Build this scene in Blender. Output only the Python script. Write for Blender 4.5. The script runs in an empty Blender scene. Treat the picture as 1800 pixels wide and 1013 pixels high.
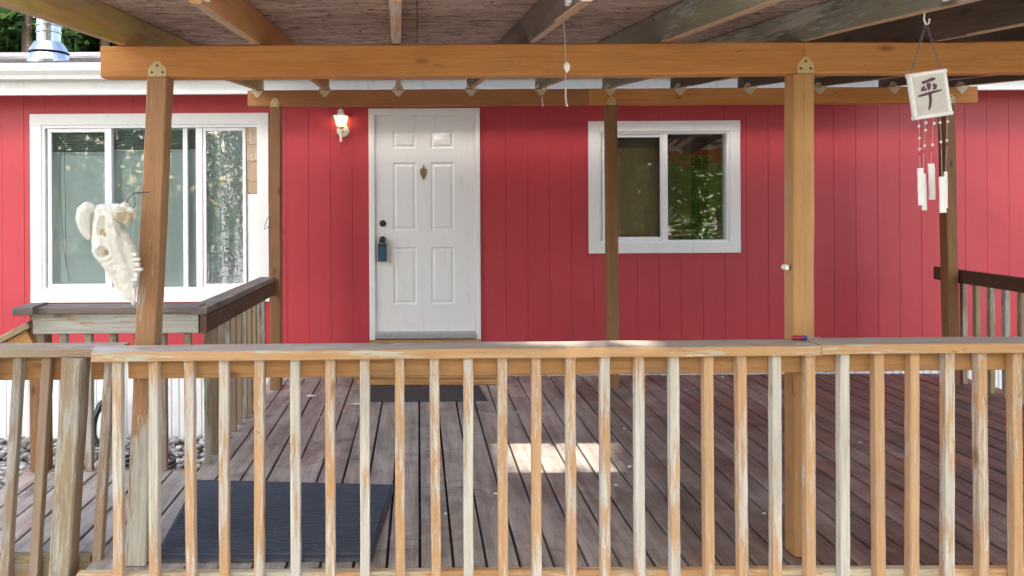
import bpy, bmesh, math, random
import numpy as np
from mathutils import Vector, Matrix
random.seed(7)
S = bpy.context.scene
C = S.collection

# ------------------------------------------------------------------ camera
F, VX, VY, CZ, ROLL = 1250.0, 735.0, 350.0, 1.56, 0.0055
cam = bpy.data.cameras.new('camera'); cam.sensor_width = 36; cam.lens = F / 1800 * 36
cam.shift_x = (900 - VX) / 1800; cam.shift_y = -(506.5 - VY) / 1800
cam.clip_start = 0.05; cam.clip_end = 500
co = bpy.data.objects.new('camera', cam); C.objects.link(co)
co.location = (0, 0, CZ); co.rotation_euler = (math.radians(90), ROLL, 0)
S.camera = co
# ------------------------------------------------------------------ light
SUN_EL, SUN_AZ = math.radians(43), math.radians(8)      # azimuth: from -Y towards -X
to_sun = Vector((-math.sin(SUN_AZ) * math.cos(SUN_EL), -math.cos(SUN_AZ) * math.cos(SUN_EL), math.sin(SUN_EL)))
w = bpy.data.worlds.new('World'); S.world = w; w.use_nodes = True
nt = w.node_tree; bg = nt.nodes['Background']
sky = nt.nodes.new('ShaderNodeTexSky'); sky.sky_type = 'NISHITA'; sky.sun_disc = False
sky.sun_elevation = SUN_EL; sky.sun_rotation = math.radians(180) + SUN_AZ
sky.dust_density = 3.5; sky.air_density = 1.0; sky.ozone_density = 0.2
nt.links.new(sky.outputs[0], bg.inputs[0]); bg.inputs[1].default_value = 0.15
sl = bpy.data.lights.new('sun', 'SUN'); sl.energy = 2.4; sl.angle = math.radians(0.5); sl.color = (1, .95, .87)
so = bpy.data.objects.new('sun', sl); C.objects.link(so)
so.rotation_euler = to_sun.to_track_quat('Z', 'Y').to_euler(); so.location = (-4, -20, 20)
S.view_settings.view_transform = 'Standard'; S.view_settings.look = 'None'
S.view_settings.exposure = 2.5; S.view_settings.gamma = 1
S.render.engine = 'CYCLES'
S.cycles.max_bounces = 8; S.cycles.diffuse_bounces = 5; S.cycles.transparent_max_bounces = 12

# ------------------------------------------------------------------ helpers
def P(px, py, D):
    u, v = px - VX, VY - py
    c, s = math.cos(ROLL), math.sin(ROLL)
    return Vector(((u * c + v * s) * D / F, D, CZ + (-u * s + v * c) * D / F))
WM = {}
def link(o, parent=None, M=None):
    C.objects.link(o); M = M or Matrix.Identity(4)
    if parent is not None:
        o.parent = parent; o.matrix_parent_inverse = WM[parent.name].inverted()
    o.matrix_basis = M; WM[o.name] = M.copy(); return o
def thing(name, label, cat, loc=(0, 0, 0), group=None):
    o = bpy.data.objects.new(name, None); o.empty_display_size = .1
    link(o, None, Matrix.Translation(Vector(loc)))
    return tag(o, label, cat, group)
def tag(o, label, cat, group=None):
    o['label'] = label; o['category'] = cat
    if group: o['group'] = group
    return o
def mo(name, vf, m, parent=None, M=None, smooth=False):
    me = bpy.data.meshes.new(name)
    if isinstance(vf, bpy.types.Mesh): me = vf
    else:
        me.from_pydata([tuple(v) for v in vf[0]], [], vf[1])
        bm = bmesh.new(); bm.from_mesh(me); bmesh.ops.recalc_face_normals(bm, faces=bm.faces); bm.to_mesh(me); bm.free()
        if smooth: me.polygons.foreach_set('use_smooth', [True] * len(me.polygons))
    if m and not me.materials: me.materials.append(m)
    return link(bpy.data.objects.new(name, me), parent, M)
def join(*parts):
    V, Fc = [], []
    for v, f in parts:
        n = len(V); V += [tuple(a) for a in v]; Fc += [tuple(i + n for i in q) for q in f]
    return V, Fc
def box(x0, x1, y0, y1, z0, z1):
    return ([(x0, y0, z0), (x1, y0, z0), (x1, y1, z0), (x0, y1, z0), (x0, y0, z1), (x1, y0, z1), (x1, y1, z1), (x0, y1, z1)],
            [(0, 3, 2, 1), (4, 5, 6, 7), (0, 1, 5, 4), (1, 2, 6, 5), (2, 3, 7, 6), (3, 0, 4, 7)])
def ring_board(w, h, L, c=.004, n=4, jit=.0008, seed=0):
    r = random.Random(seed); V, Fc = [], []
    a, b = w / 2, h / 2
    base = [(a - c, -b), (a, -b + c), (a, b - c), (a - c, b), (-a + c, b), (-a, b - c), (-a, -b + c), (-a + c, -b)]
    for i in range(n + 1):
        dx, dy = r.uniform(-jit, jit), r.uniform(-jit, jit)
        for x, y in base:
            V.append((x + dx + r.uniform(-jit, jit), y + dy + r.uniform(-jit, jit), L * i / n))
    for i in range(n):
        for k in range(8):
            q = (k + 1) % 8
            Fc.append((i * 8 + k, i * 8 + q, (i + 1) * 8 + q, (i + 1) * 8 + k))
    Fc.append(tuple(range(7, -1, -1))); Fc.append(tuple(n * 8 + k for k in range(8)))
    return V, Fc
SEED = [0]
def beam_matrix(p0, p1, side):
    p0, p1, s = Vector(p0), Vector(p1), Vector(side)
    z = (p1 - p0).normalized(); x = (s - z * s.dot(z)).normalized(); y = z.cross(x)
    M = Matrix((x, y, z)).transposed().to_4x4(); M.translation = p0
    return M, (p1 - p0).length
def beam(name, p0, p1, w, h, m, parent=None, side=(1, 0, 0), c=.004, n=4, jit=.0008, me=None):
    M, L = beam_matrix(p0, p1, side); SEED[0] += 1
    return mo(name, me or ring_board(w, h, L, c, n, jit, SEED[0]), m, parent, M)
def bbox(name, x0, x1, y0, y1, z0, z1, m, parent=None, c=.004, n=4, jit=.0008):
    d = [x1 - x0, y1 - y0, z1 - z0]; k = d.index(max(d)); cx, cy, cz = (x0 + x1) / 2, (y0 + y1) / 2, (z0 + z1) / 2
    if k == 0: return beam(name, (x0, cy, cz), (x1, cy, cz), d[1], d[2], m, parent, (0, 1, 0), c, n, jit)
    if k == 1: return beam(name, (cx, y0, cz), (cx, y1, cz), d[0], d[2], m, parent, (1, 0, 0), c, n, jit)
    return beam(name, (cx, cy, z0), (cx, cy, z1), d[0], d[1], m, parent, (1, 0, 0), c, n, jit)
def rb(x0, x1, y0, y1, z0, z1, c=.003):       # chamfered box as (V, F), world coords
    d = [x1 - x0, y1 - y0, z1 - z0]; k = d.index(max(d)); cx, cy, cz = (x0 + x1) / 2, (y0 + y1) / 2, (z0 + z1) / 2
    if k == 0: M, L = beam_matrix((x0, cy, cz), (x1, cy, cz), (0, 1, 0)); a, b = d[1], d[2]
    elif k == 1: M, L = beam_matrix((cx, y0, cz), (cx, y1, cz), (1, 0, 0)); a, b = d[0], d[2]
    else: M, L = beam_matrix((cx, cy, z0), (cx, cy, z1), (1, 0, 0)); a, b = d[0], d[1]
    V, Fc = ring_board(a, b, L, min(c, a / 3, b / 3), 1, 0)
    return [M @ Vector(v) for v in V], Fc
def lathe(prof, n=20, axis='z', at=(0, 0, 0), sx=1, sy=1):
    V, Fc = [], []
    for r, z in prof:
        for k in range(n):
            a = 2 * math.pi * k / n; p = (r * math.cos(a) * sx, r * math.sin(a) * sy, z)
            if axis == 'y': p = (p[0], -p[2], p[1])
            V.append((p[0] + at[0], p[1] + at[1], p[2] + at[2]))
    for i in range(len(prof) - 1):
        for k in range(n):
            q = (k + 1) % n; Fc.append((i * n + k, i * n + q, (i + 1) * n + q, (i + 1) * n + k))
    Fc.append(tuple(range(n - 1, -1, -1))); Fc.append(tuple((len(prof) - 1) * n + k for k in range(n)))
    return V, Fc
def tube(pts, r, n=8):
    pts = [Vector(p) for p in pts]; V, Fc = [], []
    for i, p in enumerate(pts):
        t = (pts[min(i + 1, len(pts) - 1)] - pts[max(i - 1, 0)]).normalized()
        a = t.orthogonal().normalized() if i == 0 else (a - t * a.dot(t)).normalized()
        b = t.cross(a)
        for k in range(n):
            g = 2 * math.pi * k / n; V.append(tuple(p + (a * math.cos(g) + b * math.sin(g)) * r))
    for i in range(len(pts) - 1):
        for k in range(n):
            q = (k + 1) % n; Fc.append((i * n + k, i * n + q, (i + 1) * n + q, (i + 1) * n + k))
    Fc.append(tuple(range(n - 1, -1, -1))); Fc.append(tuple((len(pts) - 1) * n + k for k in range(n)))
    return V, Fc
def prism(pts, y0, y1):                        # polygon in x-z, extruded in y
    n = len(pts)
    return ([(x, y0, z) for x, z in pts] + [(x, y1, z) for x, z in pts],
            [tuple(range(n)), tuple(range(2 * n - 1, n - 1, -1))] + [(k, (k + 1) % n, (k + 1) % n + n, k + n) for k in range(n)])

# ------------------------------------------------------------------ materials
class G:
    def __init__(s, name):
        s.m = bpy.data.materials.new(name); s.m.use_nodes = True; s.t = s.m.node_tree
        s.b = s.t.nodes['Principled BSDF']; s.out = s.t.nodes['Material Output']
    def n(s, typ, ins=None, **kw):
        o = s.t.nodes.new(typ)
        for k, v in kw.items(): setattr(o, k, v)
        for k, v in (ins or {}).items(): s.set(o.inputs[k], v)
        return o
    def set(s, sock, v):
        if isinstance(v, bpy.types.NodeSocket): s.t.links.new(v, sock)
        else:
            if sock.type == 'RGBA' and len(v) == 3: v = (*v, 1)
            sock.default_value = v
    def coords(s, scale=(1, 1, 1), world=False, rnd=True):
        if world: v = s.n('ShaderNodeNewGeometry').outputs['Position']
        else: v = s.n('ShaderNodeTexCoord').outputs['Object']
        if rnd and not world:
            r = s.n('ShaderNodeObjectInfo').outputs['Random']
            r2 = s.n('ShaderNodeMath', {0: r, 1: 53.0}, operation='MULTIPLY').outputs[0]
            v = s.n('ShaderNodeVectorMath', {0: v, 1: r2}, operation='ADD').outputs[0]
        return s.n('ShaderNodeVectorMath', {0: v, 1: scale}, operation='MULTIPLY').outputs[0]
    def noise(s, vec, scale=1, detail=5, rough=.6, dist=0):
        return s.n('ShaderNodeTexNoise', {'Vector': vec, 'Scale': scale, 'Detail': detail, 'Roughness': rough, 'Distortion': dist}).outputs['Fac']
    def ramp(s, f, a, b):
        return s.n('ShaderNodeMapRange', {0: f, 1: a, 2: b, 3: 0.0, 4: 1.0}).outputs[0]
    def mix(s, f, a, b, mode='MIX'):
        o = s.n('ShaderNodeMix', data_type='RGBA', blend_type=mode)
        s.set(o.inputs[0], f); s.set(o.inputs[6], a); s.set(o.inputs[7], b); return o.outputs[2]
    def math(s, op, a, b=0.0):
        return s.n('ShaderNodeMath', {0: a, 1: b}, operation=op).outputs[0]
    def rand(s): return s.n('ShaderNodeObjectInfo').outputs['Random']
    def bump(s, h, strength=.3, dist=.01):
        o = s.n('ShaderNodeBump', {'Height': h, 'Strength': strength, 'Distance': dist}); s.set(s.b.inputs['Normal'], o.outputs[0])
    def done(s, col=None, rough=.6, metal=0.0):
        if col is not None: s.set(s.b.inputs['Base Color'], col)
        s.set(s.b.inputs['Roughness'], rough); s.set(s.b.inputs['Metallic'], metal); return s.m

def wood(name, base, base2, worn, wear=.5, grey=(.2, .17, .15), greyamt=.3, moss=0.0, grain=1.0, rough=.85, foot=None, vary=.09):
    g = G(name)
    v1 = g.coords((9, 9, 1.1)); v2 = g.coords((70, 70, 3.0)); v3 = g.coords((3.2, 3.2, 1.0)); v4 = g.coords((60, 60, 5.5))
    n1, n2, n3, n4 = g.noise(v1, 1, 6, .65), g.noise(v2, 1, 4, .6), g.noise(v3, 1, 3), g.noise(v4, 1, 6, .75, .4)
    r = g.rand()
    col = g.mix(g.ramp(n1, .3, .7), base, base2)
    col = g.mix(g.math('MULTIPLY', g.ramp(n2, .45, .75), .38 * grain), col, tuple(c * .45 for c in base))
    # peeled stain: broad patches broken up by fine flakes, amount differs board by board
    t = g.math('ADD', g.math('MULTIPLY', n3, .5), g.math('MULTIPLY', n4, .5))
    t = g.math('ADD', t, g.math('MULTIPLY', g.math('SUBTRACT', r, .5), vary))
    if foot:                                  # splash-worn foot of an upright: (start, end) height along the piece
        zz_ = g.n('ShaderNodeSeparateXYZ', {0: g.n('ShaderNodeTexCoord').outputs['Object']}).outputs[2]
        t = g.math('ADD', t, g.math('MULTIPLY', g.math('SUBTRACT', 1.0, g.ramp(zz_, *foot)), .12))
    wm = g.ramp(t, .62 - wear * .2, .66 - wear * .2)
    wcol = g.mix(g.ramp(n2, .35, .65), worn, tuple(c * .72 for c in worn))
    col = g.mix(g.math('MULTIPLY', wm, .9), col, wcol)
    n5 = g.noise(g.coords((5, 5, 2.2)), 1, 5, .7)
    col = g.mix(g.math('MULTIPLY', g.ramp(n5, .52, .72), greyamt), col, grey)
    if moss:
        n6 = g.noise(g.coords((4, 4, 1.6)), 1, 6, .7)
        col = g.mix(g.math('MULTIPLY', g.ramp(n6, .46, .62), moss), col, (.42, .40, .06))
    vo = g.n('ShaderNodeTexVoronoi', {'Vector': g.coords((7, 7, 2.6)), 'Scale': 1.0}).outputs['Distance']
    col = g.mix(g.math('MULTIPLY', g.math('SUBTRACT', 1.0, g.ramp(vo, .05, .13)), .65), col, tuple(c * .25 for c in base))
    sc = g.noise(g.coords((17, 17, 7)), 1, 5, .7, .6)
    col = g.mix(g.math('MULTIPLY', g.ramp(sc, .655, .71), .6), col, tuple(c * .3 for c in base))
    g.b.inputs['Specular IOR Level'].default_value = .3
    g.bump(g.math('ADD', n2, g.math('MULTIPLY', wm, .5)), .45, .004)
    return g.done(col, rough)
M = {}
ORA, ORA2 = (.46, .20, .065), (.54, .26, .10)
M['baluster'] = wood('baluster_wood', (.56, .31, .145), (.63, .40, .22), (.70, .66, .57), .70, (.44, .38, .29), .45)
M['cap'] = wood('cap_wood', (.48, .385, .30), (.58, .49, .40), (.68, .63, .56), .45, (.22, .19, .17), .6)
M['capfront'] = wood('rail_edge_wood', (.55, .30, .13), (.60, .37, .19), (.66, .63, .48), .48, (.4, .33, .2), .3)
M['rail'] = wood('rail_wood', (.42, .21, .08), (.5, .28, .12), (.40, .34, .24), .3, (.20, .17, .11), .5)
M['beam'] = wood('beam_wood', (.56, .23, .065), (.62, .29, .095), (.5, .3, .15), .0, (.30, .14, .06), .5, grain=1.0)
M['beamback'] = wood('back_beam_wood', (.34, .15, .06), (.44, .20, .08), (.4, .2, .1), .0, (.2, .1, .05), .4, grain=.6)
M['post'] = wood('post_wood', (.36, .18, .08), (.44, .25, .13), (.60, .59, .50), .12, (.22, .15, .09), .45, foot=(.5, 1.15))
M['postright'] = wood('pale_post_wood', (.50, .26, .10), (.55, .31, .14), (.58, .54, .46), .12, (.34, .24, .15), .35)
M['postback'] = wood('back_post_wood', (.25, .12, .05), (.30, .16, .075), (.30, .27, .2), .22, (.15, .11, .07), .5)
M['rafter'] = wood('rafter_wood', (.30, .17, .10), (.36, .22, .14), (.42, .40, .34), .2, (.16, .15, .13), .5)
M['mossrafter'] = wood('mossy_rafter_wood', (.55, .38, .12), (.62, .44, .17), (.45, .42, .25), .2, (.2, .17, .09), .4, moss=.8)
M['greenrafter'] = wood('green_grey_rafter_wood', (.20, .185, .15), (.29, .285, .23), (.48, .50, .44), .30, (.12, .13, .09), .5, moss=.12)
M['greyrafter'] = wood('grey_rafter_wood', (.15, .115, .10), (.21, .17, .155), (.3, .28, .25), .1, (.10, .09, .09), .5)
M['darkrafter'] = wood('dark_rafter_wood', (.11, .077, .06), (.16, .11, .09), (.2, .18, .15), .05, (.06, .05, .045), .5)
M['edge'] = wood('rafter_edge_wood', (.46, .29, .17), (.54, .37, .24), (.55, .5, .42), .2, (.3, .22, .15), .3)
M['orangerafter'] = wood('stained_rafter_wood', (.50, .23, .09), (.56, .28, .12), (.5, .45, .3), .05, (.3, .18, .1), .3, moss=.35)
M['weathered'] = wood('weathered_wood', (.30, .20, .13), (.36, .27, .19), (.50, .48, .42), .55, (.20, .17, .14), .5, moss=.15)
M['greycap'] = wood('grey_cap_wood', (.15, .12, .10), (.25, .205, .17), (.42, .38, .33), .40, (.08, .075, .07), .5)
M['darkrail'] = wood('dark_rail_wood', (.10, .05, .03), (.14, .075, .045), (.3, .26, .2), .12, (.10, .08, .07), .5)

def deckmat():
    g = G('deck_wood'); pos = g.coords((1, 1, 1), world=True)
    v1, v2 = g.coords((6, 6, .9)), g.coords((60, 60, 2.4))
    n1, n2 = g.noise(v1, 1, 6, .65), g.noise(v2, 1, 4, .6)
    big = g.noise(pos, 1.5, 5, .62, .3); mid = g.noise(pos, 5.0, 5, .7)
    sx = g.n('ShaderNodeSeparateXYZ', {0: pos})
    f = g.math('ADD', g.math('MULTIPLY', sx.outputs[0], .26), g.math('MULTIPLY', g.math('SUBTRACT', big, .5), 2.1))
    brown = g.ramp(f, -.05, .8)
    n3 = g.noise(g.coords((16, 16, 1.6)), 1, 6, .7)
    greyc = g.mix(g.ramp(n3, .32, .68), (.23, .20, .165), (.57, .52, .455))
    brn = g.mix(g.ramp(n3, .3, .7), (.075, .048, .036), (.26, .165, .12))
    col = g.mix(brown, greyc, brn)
    smear = g.noise(g.coords((2.2, 2.2, 2.2), world=True), 1, 6, .7, .8)
    col = g.mix(g.math('MULTIPLY', g.ramp(smear, .54, .66), .65), col, (.095, .08, .075))
    col = g.mix(g.math('MULTIPLY', g.ramp(smear, .42, .30), .4), col, (.45, .41, .39))
    red = g.noise(pos, 2.3, 4, .6)
    col = g.mix(g.math('MULTIPLY', g.ramp(red, .55, .68), .38), col, (.34, .165, .105))
    col = g.mix(g.math('MULTIPLY', g.ramp(mid, .55, .72), .5), col, (.08, .065, .058))
    col = g.mix(g.math('MULTIPLY', g.ramp(n2, .5, .75), .3), col, (.07, .055, .05))
    r = g.rand(); col = g.mix(1.0, col, g.n('ShaderNodeCombineColor', {0: g.math('ADD', g.math('MULTIPLY', r, .35), .82), 1: g.math('ADD', g.math('MULTIPLY', r, .33), .83), 2: g.math('ADD', g.math('MULTIPLY', r, .33), .83)}).outputs[0], 'MULTIPLY')
    g.bump(n2, .35, .003)
    return g.done(col, g.math('ADD', g.math('MULTIPLY', mid, .4), .27))
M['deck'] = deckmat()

def siding():
    g = G('red_siding'); pos = g.coords((1, 1, 1), world=True)
    gr = g.noise(g.coords((95, 95, 4.5)), 1, 4, .6); n = g.noise(pos, 1.1, 4); f = g.noise(pos, 9, 5, .7)
    col = g.mix(g.ramp(n, .3, .7), (.41, .031, .045), (.49, .043, .058))
    col = g.mix(g.math('MULTIPLY', g.ramp(gr, .55, .8), .35), col, (.26, .022, .03))
    col = g.mix(g.math('MULTIPLY', g.ramp(f, .62, .8), .18), col, (.6, .16, .16))
    g.bump(gr, .30, .003); return g.done(col, .55)
M['red'] = siding()
def paint(name, a, b, dirt=(.45, .43, .38), amt=.25, rough=.5, bs=.06):
    g = G(name); pos = g.coords((1, 1, 1), world=True)
    n, d = g.noise(pos, 2.2, 4), g.noise(g.coords((14, 14, 4), world=True), 1, 6, .7)
    col = g.mix(n, a, b); col = g.mix(g.math('MULTIPLY', g.ramp(d, .56, .74), amt), col, dirt)
    g.bump(d, bs, .01); return g.done(col, rough)
M['white'] = paint('white_trim_paint', (.78, .78, .76), (.84, .84, .82))
M['vinyl'] = paint('white_vinyl', (.80, .82, .83), (.85, .86, .87), amt=.15, rough=.35)
M['door'] = paint('white_door_paint', (.74, .74, .72), (.80, .80, .78), (.48, .45, .39), .32, .42, .03)
M['skirt'] = paint('white_vinyl_skirting', (.72, .74, .76), (.8, .82, .84), (.4, .4, .36), .3)
M['gutter'] = paint('white_gutter', (.72, .73, .72), (.8, .81, .8), (.38, .38, .35), .4, .4)
M['plate'] = paint('painted_steel_plate', (.58, .40, .17), (.66, .50, .26), (.35, .2, .1), .5, .5)
M['tie'] = paint('painted_steel_tie', (.50, .36, .19), (.66, .58, .44), (.3, .17, .08), .5, .5)
M['plastic'] = paint('white_plastic', (.75, .75, .73), (.8, .8, .78), amt=.1)
M['cream'] = paint('cream_lantern_paint', (.74, .68, .56), (.8, .75, .64), (.5, .42, .3), .3)
M['paper'] = paint('paper_scrap', (.75, .75, .73), (.8, .8, .78), amt=.2)
M['bone'] = paint('weathered_bone', (.74, .70, .60), (.83, .81, .75), (.50, .38, .17), .6, .75, .5)
M['bonedark'] = paint('stain_and_cavity_shade_bone', (.42, .33, .19), (.6, .52, .38), (.25, .18, .09), .5, .8, .3)
def simple(name, col, rough=.5, metal=0.0, nz=.12):
    g = G(name); n = g.noise(g.coords((1, 1, 1)), 25, 5, .6)
    c = g.mix(n, tuple(v * (1 - nz * 2) for v in col), tuple(min(1, v * (1 + nz)) for v in col)); g.bump(n, .08, .004)
    return g.done(c, rough, metal)
M['black'] = simple('black_metal', (.02, .02, .022), .4)
M['hose'] = simple('black_rubber', (.025, .025, .027), .45)
M['steel'] = simple('galvanised_steel', (.42, .43, .44), .3, 1.0, .1)
M['alum'] = simple('aluminium_threshold', (.5, .53, .55), .45, .7)
M['brass'] = simple('tarnished_brass', (.36, .30, .18), .4, .8)
M['lockblue'] = simple('blue_lockbox_plastic', (.02, .075, .14), .45)
M['lockdark'] = simple('dark_lockbox_metal', (.02, .03, .05), .35)
M['wire'] = simple('dark_wire', (.03, .035, .05), .5)
M['chain'] = simple('weathered_chain', (.16, .15, .17), .5, .5)
M['string'] = simple('grey_string', (.45, .42, .38), .9)
M['shell'] = simple('white_shell', (.78, .74, .66), .4)
M['glyph'] = simple('plum_brush_ink', (.10, .03, .06), .6)
M['interior'] = simple('dim_interior_wall', (.14, .125, .105), .9)
M['curtain'] = simple('tan_curtain', (.58, .43, .27), .9)
M['palecurtain'] = simple('pale_blue_curtain', (.82, .90, .93), .9, 0, .03)
M['blind'] = simple('blind_slat', (.33, .36, .35), .6)
M['shake'] = wood('cedar_shingle', (.45, .33, .22), (.52, .40, .28), (.55, .47, .36), .3, (.35, .27, .2), .3)
M['rubberedge'] = simple('mat_rubber_edge', (.05, .055, .07), .6)
M['red_handle'] = simple('red_handle_plastic', (.35, .02, .03), .35)
M['blue_handle'] = simple('blue_handle_plastic', (.03, .06, .3), .35)
M['joint'] = simple('dark_joist_wood', (.09, .06, .045), .9)
def mat_fabric():
    g = G('ribbed_mat'); n = g.noise(g.coords((1, 1, 1)), 160, 3); d = g.noise(g.coords((1, 1, 1)), 6, 5, .7)
    col = g.mix(n, (.028, .038, .06), (.12, .145, .19)); col = g.mix(g.math('MULTIPLY', g.ramp(d, .5, .75), .3), col, (.13, .135, .15))
    g.bump(n, .6, .004); return g.done(col, .95)
M['mat'] = mat_fabric()
def mat_small():
    g = G('worn_step_mat'); n = g.noise(g.coords((1, 1, 1)), 140, 3); col = g.mix(n, (.045, .036, .036), (.09, .075, .072)); g.bump(n, .6, .004); return g.done(col, .95)
M['mat2'] = mat_small()
def sheath():
    g = G('rough_sheathing'); b = g.coords((1, 1, 1), world=True)
    n = g.noise(g.coords((7, 15, 15), world=True), 1, 7, .75, .6); f = g.noise(g.coords((14, 70, 70), world=True), 1, 5, .75, .5); big = g.noise(b, 1.2, 3)
    crack = g.noise(g.coords((12, 24, 24), world=True), 1, 5, .62, 1.2)
    col = g.mix(g.ramp(n, .36, .64), (.32, .21, .155), (.72, .56, .45))
    col = g.mix(g.math('MULTIPLY', g.ramp(big, .45, .7), .3), col, (.46, .39, .36))
    col = g.mix(g.math('MULTIPLY', g.ramp(f, .54, .66), .55), col, (.13, .085, .06))
    col = g.mix(g.math('MULTIPLY', g.ramp(crack, .58, .63), .92), col, (.03, .02, .016))
    g.bump(g.math('ADD', n, g.math('MULTIPLY', crack, -.9)), 1.0, .02); return g.done(col, .9)
M['sheath'] = sheath()
def shingle():
    g = G('asphalt_shingle'); pos = g.coords((1, 1, 1), world=True)
    br = g.n('ShaderNodeTexBrick', {'Vector': pos, 'Color1': (.13, .12, .13, 1), 'Color2': (.19, .175, .18, 1), 'Mortar': (.04, .04, .045, 1), 'Scale': 3.3, 'Mortar Size': .02, 'Brick Width': 1.0, 'Row Height': .46})
    n = g.noise(pos, 60, 4); col = g.mix(g.math('MULTIPLY', n, .5), br.outputs[0], (.07, .07, .08)); g.bump(br.outputs[1], -.6, .02); return g.done(col, .9)
M['shingle'] = shingle()
M['gravel'] = None
def gravel():
    g = G('gravel_stone'); r = g.n('ShaderNodeNewGeometry').outputs['Random Per Island']
    col = g.mix(r, (.06, .062, .07), (.55, .55, .54)); n = g.noise(g.coords((1, 1, 1)), 30, 4); col = g.mix(g.math('MULTIPLY', n, .4), col, (.12, .12, .12)); return g.done(col, .85)
M['gravel'] = gravel()
def groundm():
    g = G('ground_soil'); pos = g.coords((1, 1, 1), world=True); n, f = g.noise(pos, .6, 5), g.noise(pos, 14, 6, .7)
    col = g.mix(g.ramp(n, .42, .6), (.11, .095, .075), (.07, .10, .03)); col = g.mix(f, col, (.17, .15, .12)); g.bump(f, .8, .05); return g.done(col, .95)
M['ground'] = groundm()
def glass(name, refl=2.0, wav=0.0, film=0):
    g = G(name); t = g.t
    tr = g.n('ShaderNodeBsdfTransparent', {'Color': (.93, .97, .97, 1)}); gl = g.n('ShaderNodeBsdfGlossy', {'Roughness': .015})
    fr = g.n('ShaderNodeFresnel', {'IOR': 1.5})
    if wav:
        n = g.noise(g.coords((1.6, 1.6, 4.0)), 1, 2, .5, 1.2)
        b = g.n('ShaderNodeBump', {'Height': n, 'Strength': 1.0, 'Distance': wav}); t.links.new(b.outputs[0], gl.inputs['Normal'])
    fac = g.n('ShaderNodeMath', {0: fr.outputs[0], 1: refl}, operation='MULTIPLY', use_clamp=True).outputs[0]
    mx = g.n('ShaderNodeMixShader', {0: fac}); t.links.new(tr.outputs[0], mx.inputs[1]); t.links.new(gl.outputs[0], mx.inputs[2])
    res = mx.outputs[0]
    if film:
        d = g.n('ShaderNodeBsdfDiffuse', {'Color': (.72, .78, .78, 1)})
        a = g.noise(g.coords((60, 60, 38)), 1, 4, .7, .6); lo = g.noise(g.coords((7, 7, .9)), 1, 2)
        f = g.math('MULTIPLY', g.ramp(g.math('ADD', g.math('MULTIPLY', a, .6), g.math('MULTIPLY', lo, .4)), .50, .56), .6)
        m2 = g.n('ShaderNodeMixShader', {0: f}); t.links.new(res, m2.inputs[1]); t.links.new(d.outputs[0], m2.inputs[2]); res = m2.outputs[0]
    t.links.new(res, g.out.inputs[0]); return g.m
M['glass'] = glass('window_glass', 1.1); M['wavyglass'] = glass('wavy_window_glass', 8.0, .006); M['filmglass'] = glass('peeling_film_glass', 2.0, 0, 1)
def frosted():
    g = G('frosted_glass'); n = g.noise(g.coords((1, 1, 1)), 40, 5, .7); big = g.noise(g.coords((1, 1, 1)), 12, 3)
    col = g.mix(big, (.72, .66, .60), (.84, .82, .80)); col = g.mix(g.math('MULTIPLY', g.ramp(big, .58, .75), .35), col, (.7, .42, .38))
    g.bump(n, .35, .004); g.b.inputs['Subsurface Weight'].default_value = .15; g.b.inputs['Subsurface Radius'].default_value = (.01, .01, .01)
    return g.done(col, .35)
M['frost'] = frosted()
def frostedin():
    g = G('plaque_face'); big = g.noise(g.coords((1, 1, 1)), 16, 5, .7); col = g.mix(big, (.42, .38, .31), (.68, .62, .55)); g.bump(big, .4, .004); return g.done(col, .45)
M['plaque'] = frostedin()
def emit(name, col, st):
    g = G(name); e = g.n('ShaderNodeEmission', {'Color': (*col, 1), 'Strength': st}); g.t.links.new(e.outputs[0], g.out.inputs[0]); return g.m
M['bulb'] = emit('lit_bulb', (1, .8, .5), 3.0)
def lglass():
    g = G('lantern_glass'); tr = g.n('ShaderNodeBsdfTranslucent', {'Color': (.9, .88, .8, 1)}); tp = g.n('ShaderNodeBsdfTransparent'); gl = g.n('ShaderNodeBsdfGlossy', {'Roughness': .1})
    m1 = g.n('ShaderNodeMixShader', {0: .55}); g.t.links.new(tp.outputs[0], m1.inputs[1]); g.t.links.new(tr.outputs[0], m1.inputs[2])
    m2 = g.n('ShaderNodeMixShader', {0: .1}); g.t.links.new(m1.outputs[0], m2.inputs[1]); g.t.links.new(gl.outputs[0], m2.inputs[2]); g.t.links.new(m2.outputs[0], g.out.inputs[0]); return g.m
M['lglass'] = lglass()
def leafm(name, a, b):
    g = G(name); r = g.n('ShaderNodeNewGeometry').outputs['Random Per Island']; col = g.mix(r, a, b)
    d = g.n('ShaderNodeBsdfDiffuse', {'Color': col}); t = g.n('ShaderNodeBsdfTranslucent', {'Color': col}); m = g.n('ShaderNodeMixShader', {0: .62})
    g.t.links.new(d.outputs[0], m.inputs[1]); g.t.links.new(t.outputs[0], m.inputs[2]); g.t.links.new(m.outputs[0], g.out.inputs[0]); return g.m
M['leaf'] = leafm('broad_leaf', (.09, .15, .02), (.20, .28, .05)); M['needle'] = leafm('conifer_needle', (.018, .05, .018), (.07, .12, .035))
M['bark'] = wood('bark', (.10, .07, .05), (.15, .11, .08), (.2, .18, .15), .2, (.08, .07, .05), .5)

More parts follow.
